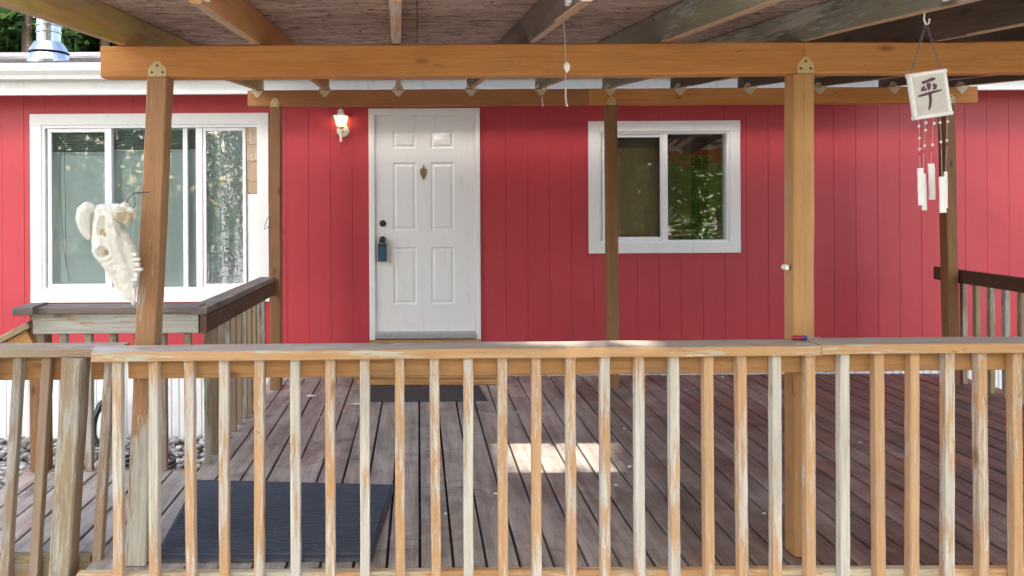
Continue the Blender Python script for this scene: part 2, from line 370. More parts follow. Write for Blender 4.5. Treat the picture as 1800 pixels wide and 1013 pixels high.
# ================================================================== SETTING
GZ = -.62
def grid(x0, x1, y0, y1, n, z, amp):
    V = []; r = random.Random(3)
    for j in range(n + 1):
        for i in range(n + 1):
            V.append((x0 + (x1 - x0) * i / n, y0 + (y1 - y0) * j / n, z + r.uniform(-amp, amp)))
    return V, [(j * (n + 1) + i, j * (n + 1) + i + 1, (j + 1) * (n + 1) + i + 1, (j + 1) * (n + 1) + i) for j in range(n) for i in range(n)]
gr = mo('ground', grid(-150, 150, -150, 150, 60, GZ - .03, .01), M['ground']); gr['kind'] = 'structure'
def bounce_gravel_mat():
    g = G('bounce_gravel_surface'); pos = g.coords((1, 1, 1), world=True); n, f = g.noise(pos, .5, 4), g.noise(pos, 30, 6, .75)
    col = g.mix(n, (.30, .27, .23), (.42, .38, .33)); col = g.mix(g.math('MULTIPLY', g.ramp(f, .45, .7), .5), col, (.16, .15, .14)); g.bump(f, .7, .02); return g.done(col, .9)
dv = mo('bounce_gravel', grid(-14, 16, -12.5, 2.6, 12, GZ - .008, .002), bounce_gravel_mat()); dv['kind'] = 'structure'  # unseen pale gravel sheet added to bounce light up into the porch
WY = 6.58                                   # front face of the house wall
def gravel_bed():
    r = random.Random(11); V, Fc = [], []
    bm = bmesh.new(); bmesh.ops.create_icosphere(bm, subdivisions=1, radius=1); bv = [v.co.copy() for v in bm.verts]; bf = [tuple(v.index for v in f.verts) for f in bm.faces]; bm.free()
    for i in range(5200):
        x, y = r.uniform(-5.6, -1.35), r.uniform(4.05, 6.5); s = r.uniform(.018, .042); a = r.random() * 6.28
        z = GZ + r.uniform(-.01, .03); n = len(V); ca, sa = math.cos(a), math.sin(a); ex, ey, ez = r.uniform(.8, 1.4), r.uniform(.7, 1.1), r.uniform(.5, .8)
        for v in bv:
            px, py = v.x * ex * s, v.y * ey * s; k = r.uniform(.85, 1.15)
            V.append((x + (px * ca - py * sa) * k, y + (px * sa + py * ca) * k, z + v.z * ez * s * k))
        Fc += [tuple(q + n for q in f) for f in bf]
    o = mo('gravel', (V, Fc), M['gravel']); o['kind'] = 'stuff'; return tag(o, 'loose grey and white gravel between the landing and the skirting', 'gravel')
gravel_bed()

# ================================================================== HOUSE
house = thing('house', 'red house with grooved siding, white trimmed windows and white front door', 'house', (0, WY, GZ))
SB, ST = .10, 2.56                          # siding bottom and top
def rect(px0, py0, px1, py1):               # pixel rectangle on the wall -> x0, x1, z0, z1
    a, b = P((px0 + px0) / 2, (py0 + py1) / 2, WY), P(px1, (py0 + py1) / 2, WY)
    c, d = P((px0 + px1) / 2, py0, WY), P((px0 + px1) / 2, py1, WY)
    return a.x, b.x, d.z, c.z
doorO = rect(649, 191, 844, 600); winL = rect(55, 200, 473, 531); winR = rect(1034, 213, 1300, 445)
def shrink(r, d): return (r[0] + d, r[1] - d, r[2] + d, r[3] - d)
opens = [shrink(doorO, .05), shrink(winL, .06), shrink(winR, .06)]
def cells(x0, x1, z0, z1, y0, y1):
    xs = sorted({x0, x1} | {q for o in opens for q in o[:2] if x0 < q < x1}); out = []
    for a, b in zip(xs, xs[1:]):
        m = (a + b) / 2; zs = [z0]
        for o in sorted([o for o in opens if o[0] < m < o[1]], key=lambda o: o[2]): zs += [o[2], o[3]]
        zs.append(z1)
        for k in range(0, len(zs), 2):
            if zs[k + 1] - zs[k] > .001: out.append(box(a, b, y0, y1, max(zs[k], z0), min(zs[k + 1], z1)))
    return out
pitch = .2025; x = -8.1
k = 0
while x < 8.6:
    c = cells(x + .002, x + pitch - .002, SB, ST, WY + random.uniform(-.001, .001), WY + .003)
    top = [q for q in c if q[0][0][2] > 1.2]; low = [q for q in c if q[0][0][2] <= 1.2]
    if len(c) > 2 and top and any(o[0] <= x + .003 and o[1] >= x + pitch - .003 for o in opens) or len(c) == 2 and top:
        for g_ in (low, top): mo('siding_board', join(*g_), M['red'], house)
    elif c: mo('siding_board', join(*c), M['red'], house)
    x += pitch; k += 1
mo('wall_sheet', join(*cells(-8.1, 8.5, SB, ST, WY + .0035, WY + .12)), M['red'], house)
# skirting: ribbed vinyl panels
x = -8.1
while x < 8.5:
    prof = []; n = 6; pw = .42
    for i in range(n):
        a = x + pw * i / n; prof += [(a, WY + .05), (a + .045, WY + .05), (a + .052, WY + .062), (a + .063, WY + .062)]
    prof.append((x + pw, WY + .05))
    V = [(a, b, GZ - .05) for a, b in prof] + [(a, b, SB) for a, b in prof]; N = len(prof)
    mo('skirting_panel', (V, [(i, i + 1, i + 1 + N, i + N) for i in range(N - 1)]), M['skirt'], house)
    x += pw
bbox('skirting_rail', -8.1, 8.5, WY + .02, WY + .048, SB - .03, SB - .001, M['skirt'], house)
# eaves
EY = WY - .27
bbox('fascia', -8.6, 9.0, EY, EY + .03, 2.50, 2.68, M['gutter'], house, n=1)
mo('soffit', box(-8.6, 9.0, EY + .03, WY + .12, 2.563, 2.58), M['gutter'], house)
gp = [(-.005, 2.625), (-.075, 2.63), (-.085, 2.66), (-.112, 2.70), (-.118, 2.752), (-.108, 2.765), (-.098, 2.752), (-.098, 2.715), (-.07, 2.645), (-.005, 2.64)]
mo('gutter', ([(xx, EY + a, b) for xx in (-8.6, 9.0) for a, b in gp], [(i, i + 1, i + 1 + 10, i + 10) for i in range(9)]), M['gutter'], house)
roofz = lambda y: 2.77 + (y - (EY - .02)) * .235
rp = [(-8.7, EY - .03), (9.1, EY - .03), (9.1, 10.4), (-8.7, 10.4)]
roof = mo('roof', ([(a, b, roofz(b)) for a, b in rp] + [(a, b, roofz(b) - .1) for a, b in rp], [(0, 1, 2, 3), (7, 6, 5, 4), (0, 4, 5, 1), (1, 5, 6, 2), (2, 6, 7, 3), (3, 7, 4, 0)]), M['shingle'], house)
for j in range(14):                          # shingle courses, each a thin proud strip
    y0 = EY - .045 + j * .15
    mo('shingle_course', ([(a, b, roofz(b) + c) for a in (-8.7, 9.1) for b, c in ((y0, .016), (y0 + .16, .006), (y0 + .16, .002), (y0, .002))], [(0, 1, 5, 4), (1, 2, 6, 5), (2, 3, 7, 6), (3, 0, 4, 7), (0, 3, 2, 1), (4, 5, 6, 7)]), M['shingle'], roof)
mo('rear_roof', ([(-8.7, 10.4, roofz(10.4)), (9.1, 10.4, roofz(10.4)), (9.1, 14.6, 2.7), (-8.7, 14.6, 2.7), (-8.7, 10.4, roofz(10.4) - .1), (9.1, 10.4, roofz(10.4) - .1), (9.1, 14.6, 2.6), (-8.7, 14.6, 2.6)], [(0, 1, 2, 3), (7, 6, 5, 4), (2, 6, 7, 3), (3, 7, 4, 0), (1, 5, 6, 2)]), M['shingle'], house)
for sx_, a, b in (('l', -8.1, -8.0), ('r', 8.4, 8.5)):
    mo('gable_wall', ([(q, yy, zz) for q in (a, b) for yy, zz in ((WY + .125, GZ), (14.2, GZ), (14.2, 2.6), (10.4, roofz(10.4) - .12), (WY + .125, roofz(WY) - .12))], [(0, 1, 2, 3, 4), (9, 8, 7, 6, 5), (0, 5, 6, 1), (1, 6, 7, 2), (2, 7, 8, 3), (3, 8, 9, 4), (4, 9, 5, 0)]), M['red'], house)
mo('rear_wall', box(-8.0, 8.4, 14.1, 14.2, GZ, 2.6), M['red'], house)
mo('floor_slab', box(-8.0, 8.4, WY + .13, 14.05, 0.05, .18), M['interior'], house)
mo('ceiling_slab', box(-8.0, 8.4, WY + .13, 14.05, 2.5, 2.56), M['interior'], house)
mo('partition', box(-.9, -.8, WY + .14, 14.0, .19, 2.49), M['interior'], house)
mo('inner_wall', box(-8.0, 8.3, WY + 2.6, WY + 2.7, .19, 2.49), M['interior'], house)
# flue pipe on the roof
fb = P(86, 104, 6.85); fz = roofz(6.85)
flue = mo('flue_pipe', lathe([(.105, fz + .1), (.105, fz + .56), (.1, fz + .56), (.1, fz + .55)], 28, at=(fb.x, 6.85, 0)), M['steel'], house, smooth=False)
mo('pipe_band', join(*[lathe([(.107, z), (.112, z + .006), (.112, z + .02), (.107, z + .026)], 28, at=(fb.x, 6.85, 0)) for z in (fz + .27, fz + .335)]), M['steel'], flue)
mo('storm_collar', lathe([(.106, fz + .185), (.125, fz + .18), (.185, fz + .085), (.178, fz + .083), (.12, fz + .17), (.106, fz + .172)], 28, at=(fb.x, 6.85, 0)), M['steel'], flue)
mo('flashing', lathe([(.19, fz - .06), (.19, fz + .0), (.165, fz + .07), (.12, fz + .11), (.106, fz + .12)], 28, at=(fb.x, 6.85, 0)), M['steel'], flue)

# ---- windows
def casing(r, wdt, y0, y1):
    a, b, c, d = r
    return join(rb(a, b, y0, y1, d - wdt, d), rb(a, b, y0, y1, c, c + wdt), rb(a, a + wdt, y0 + .001, y1, c + wdt, d - wdt), rb(b - wdt, b, y0 + .001, y1, c + wdt, d - wdt))
def frame(a, b, c, d, w_, y0, y1):
    return join(rb(a, b, y0, y1, d - w_, d), rb(a, b, y0, y1, c, c + w_), rb(a, a + w_, y0 + .0008, y1, c + w_, d - w_), rb(b - w_, b, y0 + .0008, y1, c + w_, d - w_))
def Wx(px, py=360): return P(px, py, WY).x
def Wz(py, px): return P(px, py, WY).z
def pane(parent, a, b, c, d, y, m): return mo('pane', box(a, b, y, y + .004, c, d), m, parent)
def folds(a, b, c, d, y, m, parent, amp=.02, nf=14, name='curtain'):
    N = nf * 8; V = []; r = random.Random(int(a * 100)); ph = 0
    for i in range(N + 1):
        ph += r.uniform(.28, .5); q = amp * math.sin(ph) * (.75 + .25 * math.sin(ph * .37))
        V += [(a + (b - a) * i / N, y + q, c), (a + (b - a) * i / N, y + q * .6, d)]
    return mo(name, (V, [(2 * i, 2 * i + 2, 2 * i + 3, 2 * i + 1) for i in range(N)]), m, parent, smooth=True)
# left window
a, b, c, d = winL
wl = mo('window', casing(winL, .105, WY - .022, WY + .02), M['white'], house); wl['label'] = 'wide sliding window with pale curtain and peeling film'
ia, ib, ic, id_ = a + .105, b - .06, c + .105 + .02, d - .105
ic = c + .098; id_ = d - .098; ia = a + .098; ib = b - .045
mo('window_frame', frame(ia, ib, ic, id_, .035, WY - .012, WY + .08), M['vinyl'], wl)
mo('sash', frame(Wx(84), Wx(191), ic + .036, id_ - .036, .035, WY + .0, WY + .03), M['vinyl'], wl)
mo('mullion', rb(Wx(185.5), Wx(197), WY - .008, WY + .05, ic + .036, id_ - .036), M['vinyl'], wl)
mo('mullion', rb(Wx(345), Wx(356.5), WY - .008, WY + .05, ic + .036, id_ - .036), M['vinyl'], wl)
mo('sash_edge', rb(Wx(321), Wx(329), WY + .012, WY + .04, ic + .036, id_ - .036), M['vinyl'], wl)
mo('sash', frame(Wx(356.8), Wx(432.5), ic + .036, id_ - .036, .03, WY + .0, WY + .03), M['vinyl'], wl)
pane(wl, Wx(90), Wx(186), ic + .06, id_ - .06, WY + .015, M['glass'])
pane(wl, Wx(197), Wx(345), ic + .036, id_ - .036, WY + .046, M['glass'])
pane(wl, Wx(361), Wx(427), ic + .06, id_ - .06, WY + .015, M['filmglass'])
mo('white_panel', rb(Wx(434), Wx(460), WY + .02, WY + .035, ic + .036, Wz(341, 445)), M['vinyl'], wl)
for j, (t0, t1) in enumerate(((227, 254), (254, 284), (284, 319), (319, 341))):
    z1_, z0_ = Wz(t0, 445), Wz(t1, 445); xx = Wx(434)
    sp = [(xx, z0_ + .012), (xx + .05, z0_ + .004 * (j % 2)), (xx + .09, z0_ + .008), (Wx(460), z0_ - .004), (Wx(460), z1_ + .02), (xx, z1_ + .02)]
    mo('shingle', prism(sp, WY - .002 + .008 * j, WY + .045), M['shake'], wl)
folds(Wx(84), Wx(205), ic, id_ - .02, WY + .085, M['palecurtain'], wl, .006, 7)
folds(Wx(203), Wx(432), ic, id_ - .02, WY + .088, M['palecurtain'], wl, .006, 14)
def blind(parent, a, b, z1, n, y, dz=.017, tilt=.006):
    for i in range(n):
        z = z1 - i * dz; mo('blind_slat', ([(q, y + e, z + f) for q in (a, b) for e, f in ((-.012, -tilt), (.0, .003), (.012, tilt), (.0, .001))], [(0, 1, 5, 4), (1, 2, 6, 5), (2, 3, 7, 6), (3, 0, 4, 7)]), M['blind'], parent)
blind(wl, Wx(88), Wx(192), id_ - .06, 11, WY + .064, .02, .008); blind(wl, Wx(198), Wx(343), id_ - .06, 10, WY + .066, .02, .008)
mo('blind_rail', rb(Wx(88), Wx(192), WY + .055, WY + .075, Wz(271, 140), Wz(267, 140)), M['vinyl'], wl)
mo('blind_rail', rb(Wx(198), Wx(343), WY + .055, WY + .075, Wz(266, 260), Wz(262, 260)), M['vinyl'], wl)
mo('blind_cord', join(tube([P(107, 240, WY + .053), P(105, 330, WY + .053), P(112, 440, WY + .053), P(122, 495, WY + .053)], .002, 5), tube([P(113, 240, WY + .053), P(115, 360, WY + .053), P(116, 470, WY + .053)], .002, 5)), M['wire'], wl)
# right window
wr = mo('window', casing(winR, .10, WY - .022, WY + .02), M['white'], house); wr['label'] = 'square sliding window with tan curtain behind wavy glass'
a, b, c, d = winR; ia, ib, ic, id_ = a + .094, b - .094, c + .094, d - .094
mo('window_frame', frame(ia, ib, ic, id_, .025, WY - .012, WY + .08), M['vinyl'], wr)
mo('sash', frame(Wx(1058.5), Wx(1167), ic + .026, id_ - .026, .03, WY + .0, WY + .03), M['vinyl'], wr)
mo('mullion', rb(Wx(1164), Wx(1173.5), WY - .009, WY + .055, ic + .026, id_ - .026), M['vinyl'], wr)
pane(wr, Wx(1063), Wx(1164), ic + .05, id_ - .05, WY + .015, M['glass'])
pane(wr, Wx(1173.5), Wx(1279), ic + .026, id_ - .026, WY + .04, M['wavyglass'])
blind(wr, Wx(1060), Wx(1165), id_ - .04, 7, WY + .085); blind(wr, Wx(1175), Wx(1270), id_ - .04, 7, WY + .085)
folds(Wx(1055), Wx(1225), ic - .05, id_ - .01, WY + .135, M['curtain'], wr, .018, 9)
folds(Wx(1255), Wx(1290), ic - .05, id_ - .01, WY + .135, M['curtain'], wr, .015, 3)

# ---- front door
a, b, c, d = doorO
dz0 = Wz(583, 745); da, db, dzt = Wx(659.5), Wx(834.5), Wz(200.5, 745)
tw = .06
cas = mo('door_frame', join(rb(a, b, WY - .022, WY + .02, d - tw, d), rb(a, da - .004, WY - .0215, WY + .02, c + .02, d - tw), rb(db + .004, b, WY - .0215, WY + .02, c + .02, d - tw),
      rb(da - .004, da + .008, WY + .0, WY + .1, c + .03, dzt + .01), rb(db - .008, db + .004, WY + .0, WY + .1, c + .03, dzt + .01)), M['white'], house)
panels = [(690, 231, 731.5, 261), (756.5, 231, 798, 261), (692, 286, 733, 405), (758, 286, 800, 405), (695, 435, 735, 535), (761, 435, 803, 535)]
pr = []
for q in panels:
    r_ = rect(*q); pr.append(r_)
xs0 = sorted([da + .009, db - .009, pr[0][0], pr[0][1], pr[1][0], pr[1][1]])
colL, colR = (pr[0][0], pr[0][1]), (pr[1][0], pr[1][1])
rows = [(pr[4][2], pr[4][3]), (pr[2][2], pr[2][3]), (pr[0][2], pr[0][3])]
xs = [da + .009, colL[0], colL[1], colR[0], colR[1], db - .009]; zs = [dz0, rows[0][0], rows[0][1], rows[1][0], rows[1][1], rows[2][0], rows[2][1], dzt]
DY = WY + .005; V, Fc = [], []
for i in range(5):
    for j in range(7):
        x0, x1, z0, z1 = xs[i], xs[i + 1], zs[j], zs[j + 1]
        if i in (1, 3) and j in (1, 3, 5):
            rings = [(0, 0), (.010, .009), (.020, .009), (.038, .001)]
        else: rings = [(0, 0)]
        n0 = len(V)
        for ins, dep in rings: V += [(x0 + ins, DY + dep, z0 + ins), (x1 - ins, DY + dep, z0 + ins), (x1 - ins, DY + dep, z1 - ins), (x0 + ins, DY + dep, z1 - ins)]
        for q in range(len(rings) - 1):
            for e in range(4): Fc.append((n0 + q * 4 + e, n0 + q * 4 + (e + 1) % 4, n0 + q * 4 + 4 + (e + 1) % 4, n0 + q * 4 + 4 + e))
        L_ = n0 + (len(rings) - 1) * 4; Fc.append((L_, L_ + 1, L_ + 2, L_ + 3))
bk = box(xs[0], xs[-1], DY + .012, DY + .045, dz0, dzt)
door = mo('door', join((V, Fc), bk), M['door'], house)
def disc(px, py, r, y0, depth, prof=None): 
    p = P(px, py, WY); return lathe([(r, 0), (r, depth * .7), (r * .85, depth)] if not prof else prof, 24, 'y', (p.x, y0, p.z))
mo('deadbolt', join(disc(673, 393, .031, DY, .014), disc(673, 393, .020, DY - .012, .012)), M['black'], door)
mo('door_knob', join(disc(672.5, 421, .030, DY, .010), disc(672.5, 421, .0, DY - .008, 0, [(.012, 0), (.012, .03), (.026, .036), (.030, .05), (.026, .064), (.012, .07)])), M['black'], door)
kp = P(744.5, 303, WY)
def shield(s, cx, cz): return [(cx + s * u, cz + s * v) for u, v in ((-.032, .03), (0, .036), (.032, .03), (.031, -.012), (.018, -.045), (0, -.062), (-.018, -.045), (-.031, -.012))]
mo('door_knocker', join(prism(shield(1, kp.x, kp.z), DY - .008, DY), prism(shield(.62, kp.x, kp.z - .002), DY - .014, DY - .008), lathe([(.004, .03), (.012, .04), (.009, .05), (.004, .056), (.008, .062), (.002, .07)], 12, at=(kp.x, DY - .008, kp.z)), lathe([(.002, -.072), (.008, -.066), (.010, -.058), (.004, -.052)], 12, at=(kp.x, DY - .009, kp.z))), M['brass'], door)
mo('threshold', join(rb(da - .0, db + .0, WY - .04, WY + .1, c + .028, dz0 - .003, .006)), M['alum'], house)
mo('sill_board', rb(a + .0, b - .0, WY - .03, WY - .001, c - .012, c + .019), M['rail'], house)

# ================================================================== DECK
deck = thing('porch_deck', 'weathered porch deck of grey and brown planks in front of house', 'deck', (1, 4.6, GZ))
PW = .1425; XL, XR = -2.28, 4.62
xk = -16 * PW
while xk < XR - .05:
    y1 = 6.26 if xk + PW > -1.25 else 4.10
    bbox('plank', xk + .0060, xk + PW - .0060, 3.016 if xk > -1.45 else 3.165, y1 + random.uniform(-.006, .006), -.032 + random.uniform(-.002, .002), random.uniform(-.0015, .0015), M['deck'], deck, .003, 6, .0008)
    xk += PW
bbox('rim_board', -1.44, 4.60, 2.976, 3.014, -.20, -.002, M['capfront'], deck, n=10, jit=.0015)
bbox('rim_board', -2.30, -1.45, 3.126, 3.162, -.2, -.002, M['weathered'], deck)
bbox('rim_board', -2.30, -1.30, 4.105, 4.143, -.2, -.003, M['weathered'], deck)
bbox('rim_board', -1.26, 4.60, 6.262, 6.30, -.22, -.036, M['weathered'], deck)
bbox('rim_board', 4.60, 4.638, 3.016, 6.26, -.22, -.004, M['weathered'], deck)
bbox('rim_board', -1.298, -1.262, 4.15, 6.26, -.22, -.004, M['weathered'], deck)
for yy in (3.3, 3.7, 4.03): bbox('joist', -2.28, 4.58, yy, yy + .04, -.2, -.035, M['joint'], deck, n=1)
for yy in (4.5, 4.9, 5.3, 5.7, 6.1): bbox('joist', -1.25, 4.58, yy, yy + .04, -.2, -.035, M['joint'], deck, n=1)
for xx in (-2.2, -1.0, .6, 2.2, 4.4):
    for yy in (3.35, 6.15 if xx > -1.2 else 4.0): bbox('pier', xx, xx + .09, yy - .0, yy + .035, GZ - .05, -.036, M['joint'], deck, n=1)

# ---- step box below the door
sx0, sx1 = P(626, 678, 5.95).x, P(877, 678, 5.95).x
st = thing('door_step', 'low orange wooden step box below the white door', 'step', ((sx0 + sx1) / 2, 6.1, 0))
bbox('step_riser', sx0, sx1, 5.95, 5.985, .003, .052, M['orangerafter'], st)
bbox('step_riser', sx0, sx1, 5.952, 5.985, .056, .165, M['rail'], st)
for i in range(2): bbox('step_tread', sx0 - .01, sx1 + .01, 5.94 + i * .145, 6.08 + i * .145, .167, .203, M['orangerafter'], st)
for xx in (sx0 + .002, sx1 - .04): bbox('step_side', xx, xx + .038, 5.987, 6.225, .003, .164, M['rail'], st)

# ================================================================== PORCH COVER
cov = thing('porch_cover', 'open timber porch cover with orange beams, posts and rafters', 'porch cover', (1.5, 4.4, 0))
BF = 3.09; BB = 5.84
zt_ = P(735, 77.5, BF).z; zb_ = P(735, 133, BF).z; zrf = zt_ + .002
xj = P(1414, 100, BF).x; xb0 = P(177, 105, BF).x
def xbeam(name, x0, x1, y0, y1, z0, z1, m): return bbox(name, x0, x1, y0, y1, z0, z1, m, cov, .006, 10, .0015)
xbeam('front_beam', xb0, xj - .002, BF, BF + .089, zb_, zt_, M['beam']); xbeam('front_beam', xj + .001, 4.75, BF + .001, BF + .09, zb_, zt_ - .001, M['beam'])
z2t = P(1000, 156, BB).z; z2b = P(1000, 184.5, BB).z
x2a, x2b, x2j = P(435, 170, BB).x, P(1719, 165, BB).x, P(1035, 170, BB).x
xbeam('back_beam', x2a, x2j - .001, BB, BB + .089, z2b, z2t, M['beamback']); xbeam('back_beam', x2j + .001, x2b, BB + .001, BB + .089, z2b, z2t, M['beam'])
# posts
def post(base, top, m, wd=.089): return beam('post', base, top, wd, wd, m, cov, (1, 0, 0), .006, 10, .0012)
h = .0445
pl = post((P(237, 1000, 3.03).x, 3.03 + h, .003), (P(276, 138, BF).x, BF + h, zb_ - .002), M['post'])
prr = post((P(1412, 990, 3.09).x, 3.075 + h, .003), (P(1414, 132, BF).x, BF + h, zb_ - .002), M['postright'])
post((4.5, BF + h, .003), (4.5, BF + h, zb_ - .002), M['post'])
bp = []
for px, pxb in ((483.5, 484), (1075.5, 1080), (1670.5, 1679)):
    t = P(px, 186, BB).x; bp.append(t)
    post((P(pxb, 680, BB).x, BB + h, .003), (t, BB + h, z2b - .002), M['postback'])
# steel plates on the posts
def plate(cx, zb, wdt, hgt, y, m, up=True, name='post_plate'):
    s = 1 if up else -1; a = wdt / 2
    pts = [(cx - a, zb), (cx + a, zb), (cx + a, zb + s * hgt * .55), (cx + a * .25, zb + s * hgt), (cx - a * .25, zb + s * hgt), (cx - a, zb + s * hgt * .55)]
    o = mo(name, prism(pts, y - .004, y - .0008), m, cov)
    nails = [(cx - a * .6, zb + s * hgt * .28), (cx + a * .6, zb + s * hgt * .28), (cx, zb + s * hgt * .72)]
    mo('nail_head', join(*[lathe([(.005, 0), (.005, .002), (.003, .003)], 8, 'y', (q[0], y - .004, q[1])) for q in nails]), M['black'], o)
plate(P(277, 135, BF).x, P(277, 135, BF).z, .078, .066, BF, M['plate']); plate(P(1415.5, 129, BF).x, P(1415.5, 129, BF).z, .072, .072, BF, M['plate'])
for i, px in enumerate((483, 1075, 1671)): plate(P(px, 188, BB).x, z2b - .002, .07, .07, BB, M['plate'])
# rafters: front crossing and back bearing points, both read from the photograph
rf = [(213, 452), (450, 571), (697, 700), (936, 828), (1172, 951), (1416, 1073), (1652, 1196), (1890, 1318), (2125, 1441), (2360, 1572), (2600, 1690)]
rm = ['mossrafter', 'orangerafter', 'orangerafter', 'greyrafter', 'greenrafter', 'greenrafter', 'darkrafter', 'darkrafter', 'darkrafter', 'darkrafter', 'darkrafter']
zrb = z2t + .002; slope = (zrb - zrf) / (BB - BF); YF, YE = 2.16, 6.02
rdir = []
for i, (pf, pb) in enumerate(rf):
    xf, xb = P(pf, 78, BF).x, P(pb, 157, BB).x; dx = (xb - xf) / (BB - BF)
    f = lambda y, xf=xf, dx=dx: (xf + dx * (y - BF), y, zrf + slope * (y - BF) + .070 + .001)
    y0 = YF + random.uniform(-.02, .02)
    if i in (0,): y0 = 2.08
    ro = beam('rafter', f(y0), f(YE - .02), .038, .139, M[rm[i]], cov, (1, 0, 0), .004, 10, .0015); rdir.append(f)
    ro.data.materials.append(M['edge'])
    for p in ro.data.polygons:
        if (ro.matrix_basis.to_3x3() @ p.normal).z < -.6: p.material_index = 1
    # twist-strap tie below the rafter on the back beam
    X = f(BB)[0]; a = .055
    tie = mo('rafter_tie', prism([(X - a, z2t - .004), (X + a, z2t - .004), (X + .008, z2t - .058), (X - .008, z2t - .058)], BB - .0045, BB - .001), M['tie'], cov)
    for s in (-1, 1):
        mo('tie_wing', ([(X + s * .0205, BB - .06, zrb + .004), (X + s * .0205, BB - .002, zrb + .004), (X + s * a, BB - .003, z2t - .003), (X + s * .023, BB - .002, z2t + .045), (X + s * .0215, BB - .06, zrb + .02)], [(0, 1, 2), (0, 2, 3, 4), (1, 2, 3)]), M['tie'], tie)
# sheathing sheets
zs_ = lambda y: zrf + slope * (y - BF) + .1425
ys = [2.09, 2.79, 4.01, 5.23, 6.0]; xs = [rdir[0](3)[0] - .07, .0, 2.44, 4.72]
for i in range(3):
    for j in range(4):
        x0, x1, y0, y1 = xs[i] + .002, xs[i + 1] - .002, ys[j] + .002, ys[j + 1] - .002
        mo('sheathing_panel', ([(p_, q, zs_(q) + t) for p_, q, t in ((x0, y0, 0), (x1, y0, 0), (x1, y1, 0), (x0, y1, 0), (x0, y0, .012), (x1, y0, .012), (x1, y1, .012), (x0, y1, .012))], box(0, 1, 0, 1, 0, 1)[1]), M['sheath'], cov)
mo('roofing', ([(p_, q, zs_(q) + t) for p_, q, t in ((xs[0] - .02, 2.07, .014), (4.76, 2.07, .014), (4.76, 6.01, .014), (xs[0] - .02, 6.01, .014), (xs[0] - .02, 2.07, .03), (4.76, 2.07, .03), (4.76, 6.01, .03), (xs[0] - .02, 6.01, .03))], box(0, 1, 0, 1, 0, 1)[1]), M['shingle'], cov)
# white brackets at the rafter ends, clip on the post
for i, yy in ((1, 2.20), (3, 2.30), (5, 2.26)):
    q = rdir[i](yy); s = 1 if i == 1 else -1
    bbox('end_bracket', q[0] - .036 if s < 0 else q[0] + .0205, q[0] - .0205 if s < 0 else q[0] + .036, yy - .02, yy + .02, q[2] - .055, q[2] + .0, M['plastic'], cov, .002, 1, 0)
q = P(1381, 470, 3.12); mo('cable_clip', join(rb(q.x - .012, q.x + .004, 3.10, 3.13, q.z - .01, q.z + .012), rb(q.x - .02, q.x - .012, 3.11, 3.12, q.z - .004, q.z + .006)), M['plastic'], cov)

# ================================================================== RAILINGS
ball = [ring_board(.039, .039, 1.0, .003, 14, .0006, 100 + i) for i in range(6)]
ballm = {}
def baluster(p0, p1, m, parent, w_=.039, side=(1, 0, 0)):
    L = (Vector(p1) - Vector(p0)).length; key = (round(L, 3), random.randrange(6), m, w_)
    if key not in ballm:
        V, Fc = ball[key[1]]; me = bpy.data.meshes.new('baluster'); me.from_pydata([(a * w_ / .039, b * w_ / .039, c * L) for a, b, c in V], [], Fc); me.materials.append(M[m]); ballm[key] = me
    Mx, _ = beam_matrix(p0, p1, side)
    return mo('baluster', ballm[key], None, parent, Mx)
fr = thing('railing', 'long front porch railing with flaking orange and white balusters', 'railing', (1.5, 2.95, -.2))
cx0, cxj, cx1 = P(160, 625, 2.90).x, P(1443, 615, 2.90).x, 4.65
capz = lambda x: .941 + (x + 1.4) * .0035
def caprail(name, x0, x1, y0, y1, m, parent, mitre=0, dz=0):
    n = 24; V = []; r = random.Random(int(x0 * 50)); th = .038
    for i in range(n + 1):
        x = x0 + (x1 - x0) * i / n; z = capz(x) + dz + r.uniform(-.0012, .0012); e = r.uniform(-.0015, .0015)
        sh = -mitre if i == 0 else 0
        V += [(x, y0 + e, z - th), (x, y0 + e, z - .005), (x, y0 + .004 + e, z), (x + sh, y1 - .004, z), (x + sh, y1, z - .005), (x + sh, y1, z - th)]
    Fc = [(i * 6 + k, i * 6 + (k + 1) % 6, (i + 1) * 6 + (k + 1) % 6, (i + 1) * 6 + k) for i in range(n) for k in range(6)]
    Fc += [tuple(range(5, -1, -1)), tuple(n * 6 + k for k in range(6))]
    me = bpy.data.meshes.new(name); 
    # rotate to local z = length so that the grain runs along the rail
    Mx, _ = beam_matrix((x0, y0, capz(x0)), (x1, y0, capz(x0)), (0, 1, 0)); inv = Mx.inverted()
    o = mo(name, ([inv @ Vector(v) for v in V], Fc), M['capfront'], parent, Mx)
    o.data.materials.append(M['cap'])
    for p in o.data.polygons:
        if (Mx.to_3x3() @ p.normal).z > .7: p.material_index = 1
    return o
caprail('cap_rail', cx0, cxj, 2.90, 3.045, 'cap', fr, .05); caprail('cap_rail', cxj + .002, cx1, 2.898, 3.043, 'cap', fr, 0, .004)
beam('under_rail', (cx0 + .12, 2.995, capz(cx0) - .038 - .046), (cxj - .001, 2.995, capz(cxj) - .038 - .046), .036, .088, M['rail'], fr, (0, 1, 0), n=10)
beam('under_rail', (cxj + .001, 2.995, capz(cxj) - .038 - .043), (cx1 - .02, 2.995, capz(cx1) - .038 - .043), .036, .088, M['rail'], fr, (0, 1, 0), n=10)
bxs = [206.5, 270, 332.5, 394, 456, 518, 581, 642.5, 703, 765, 824, 885, 944, 1005, 1065, 1126, 1186, 1246, 1306, 1367, 1427, 1487, 1547, 1609, 1671, 1729, 1790]
bX = [P(q, 800, 2.937).x for q in bxs]
while bX[-1] < 4.45: bX.append(bX[-1] + .1435)
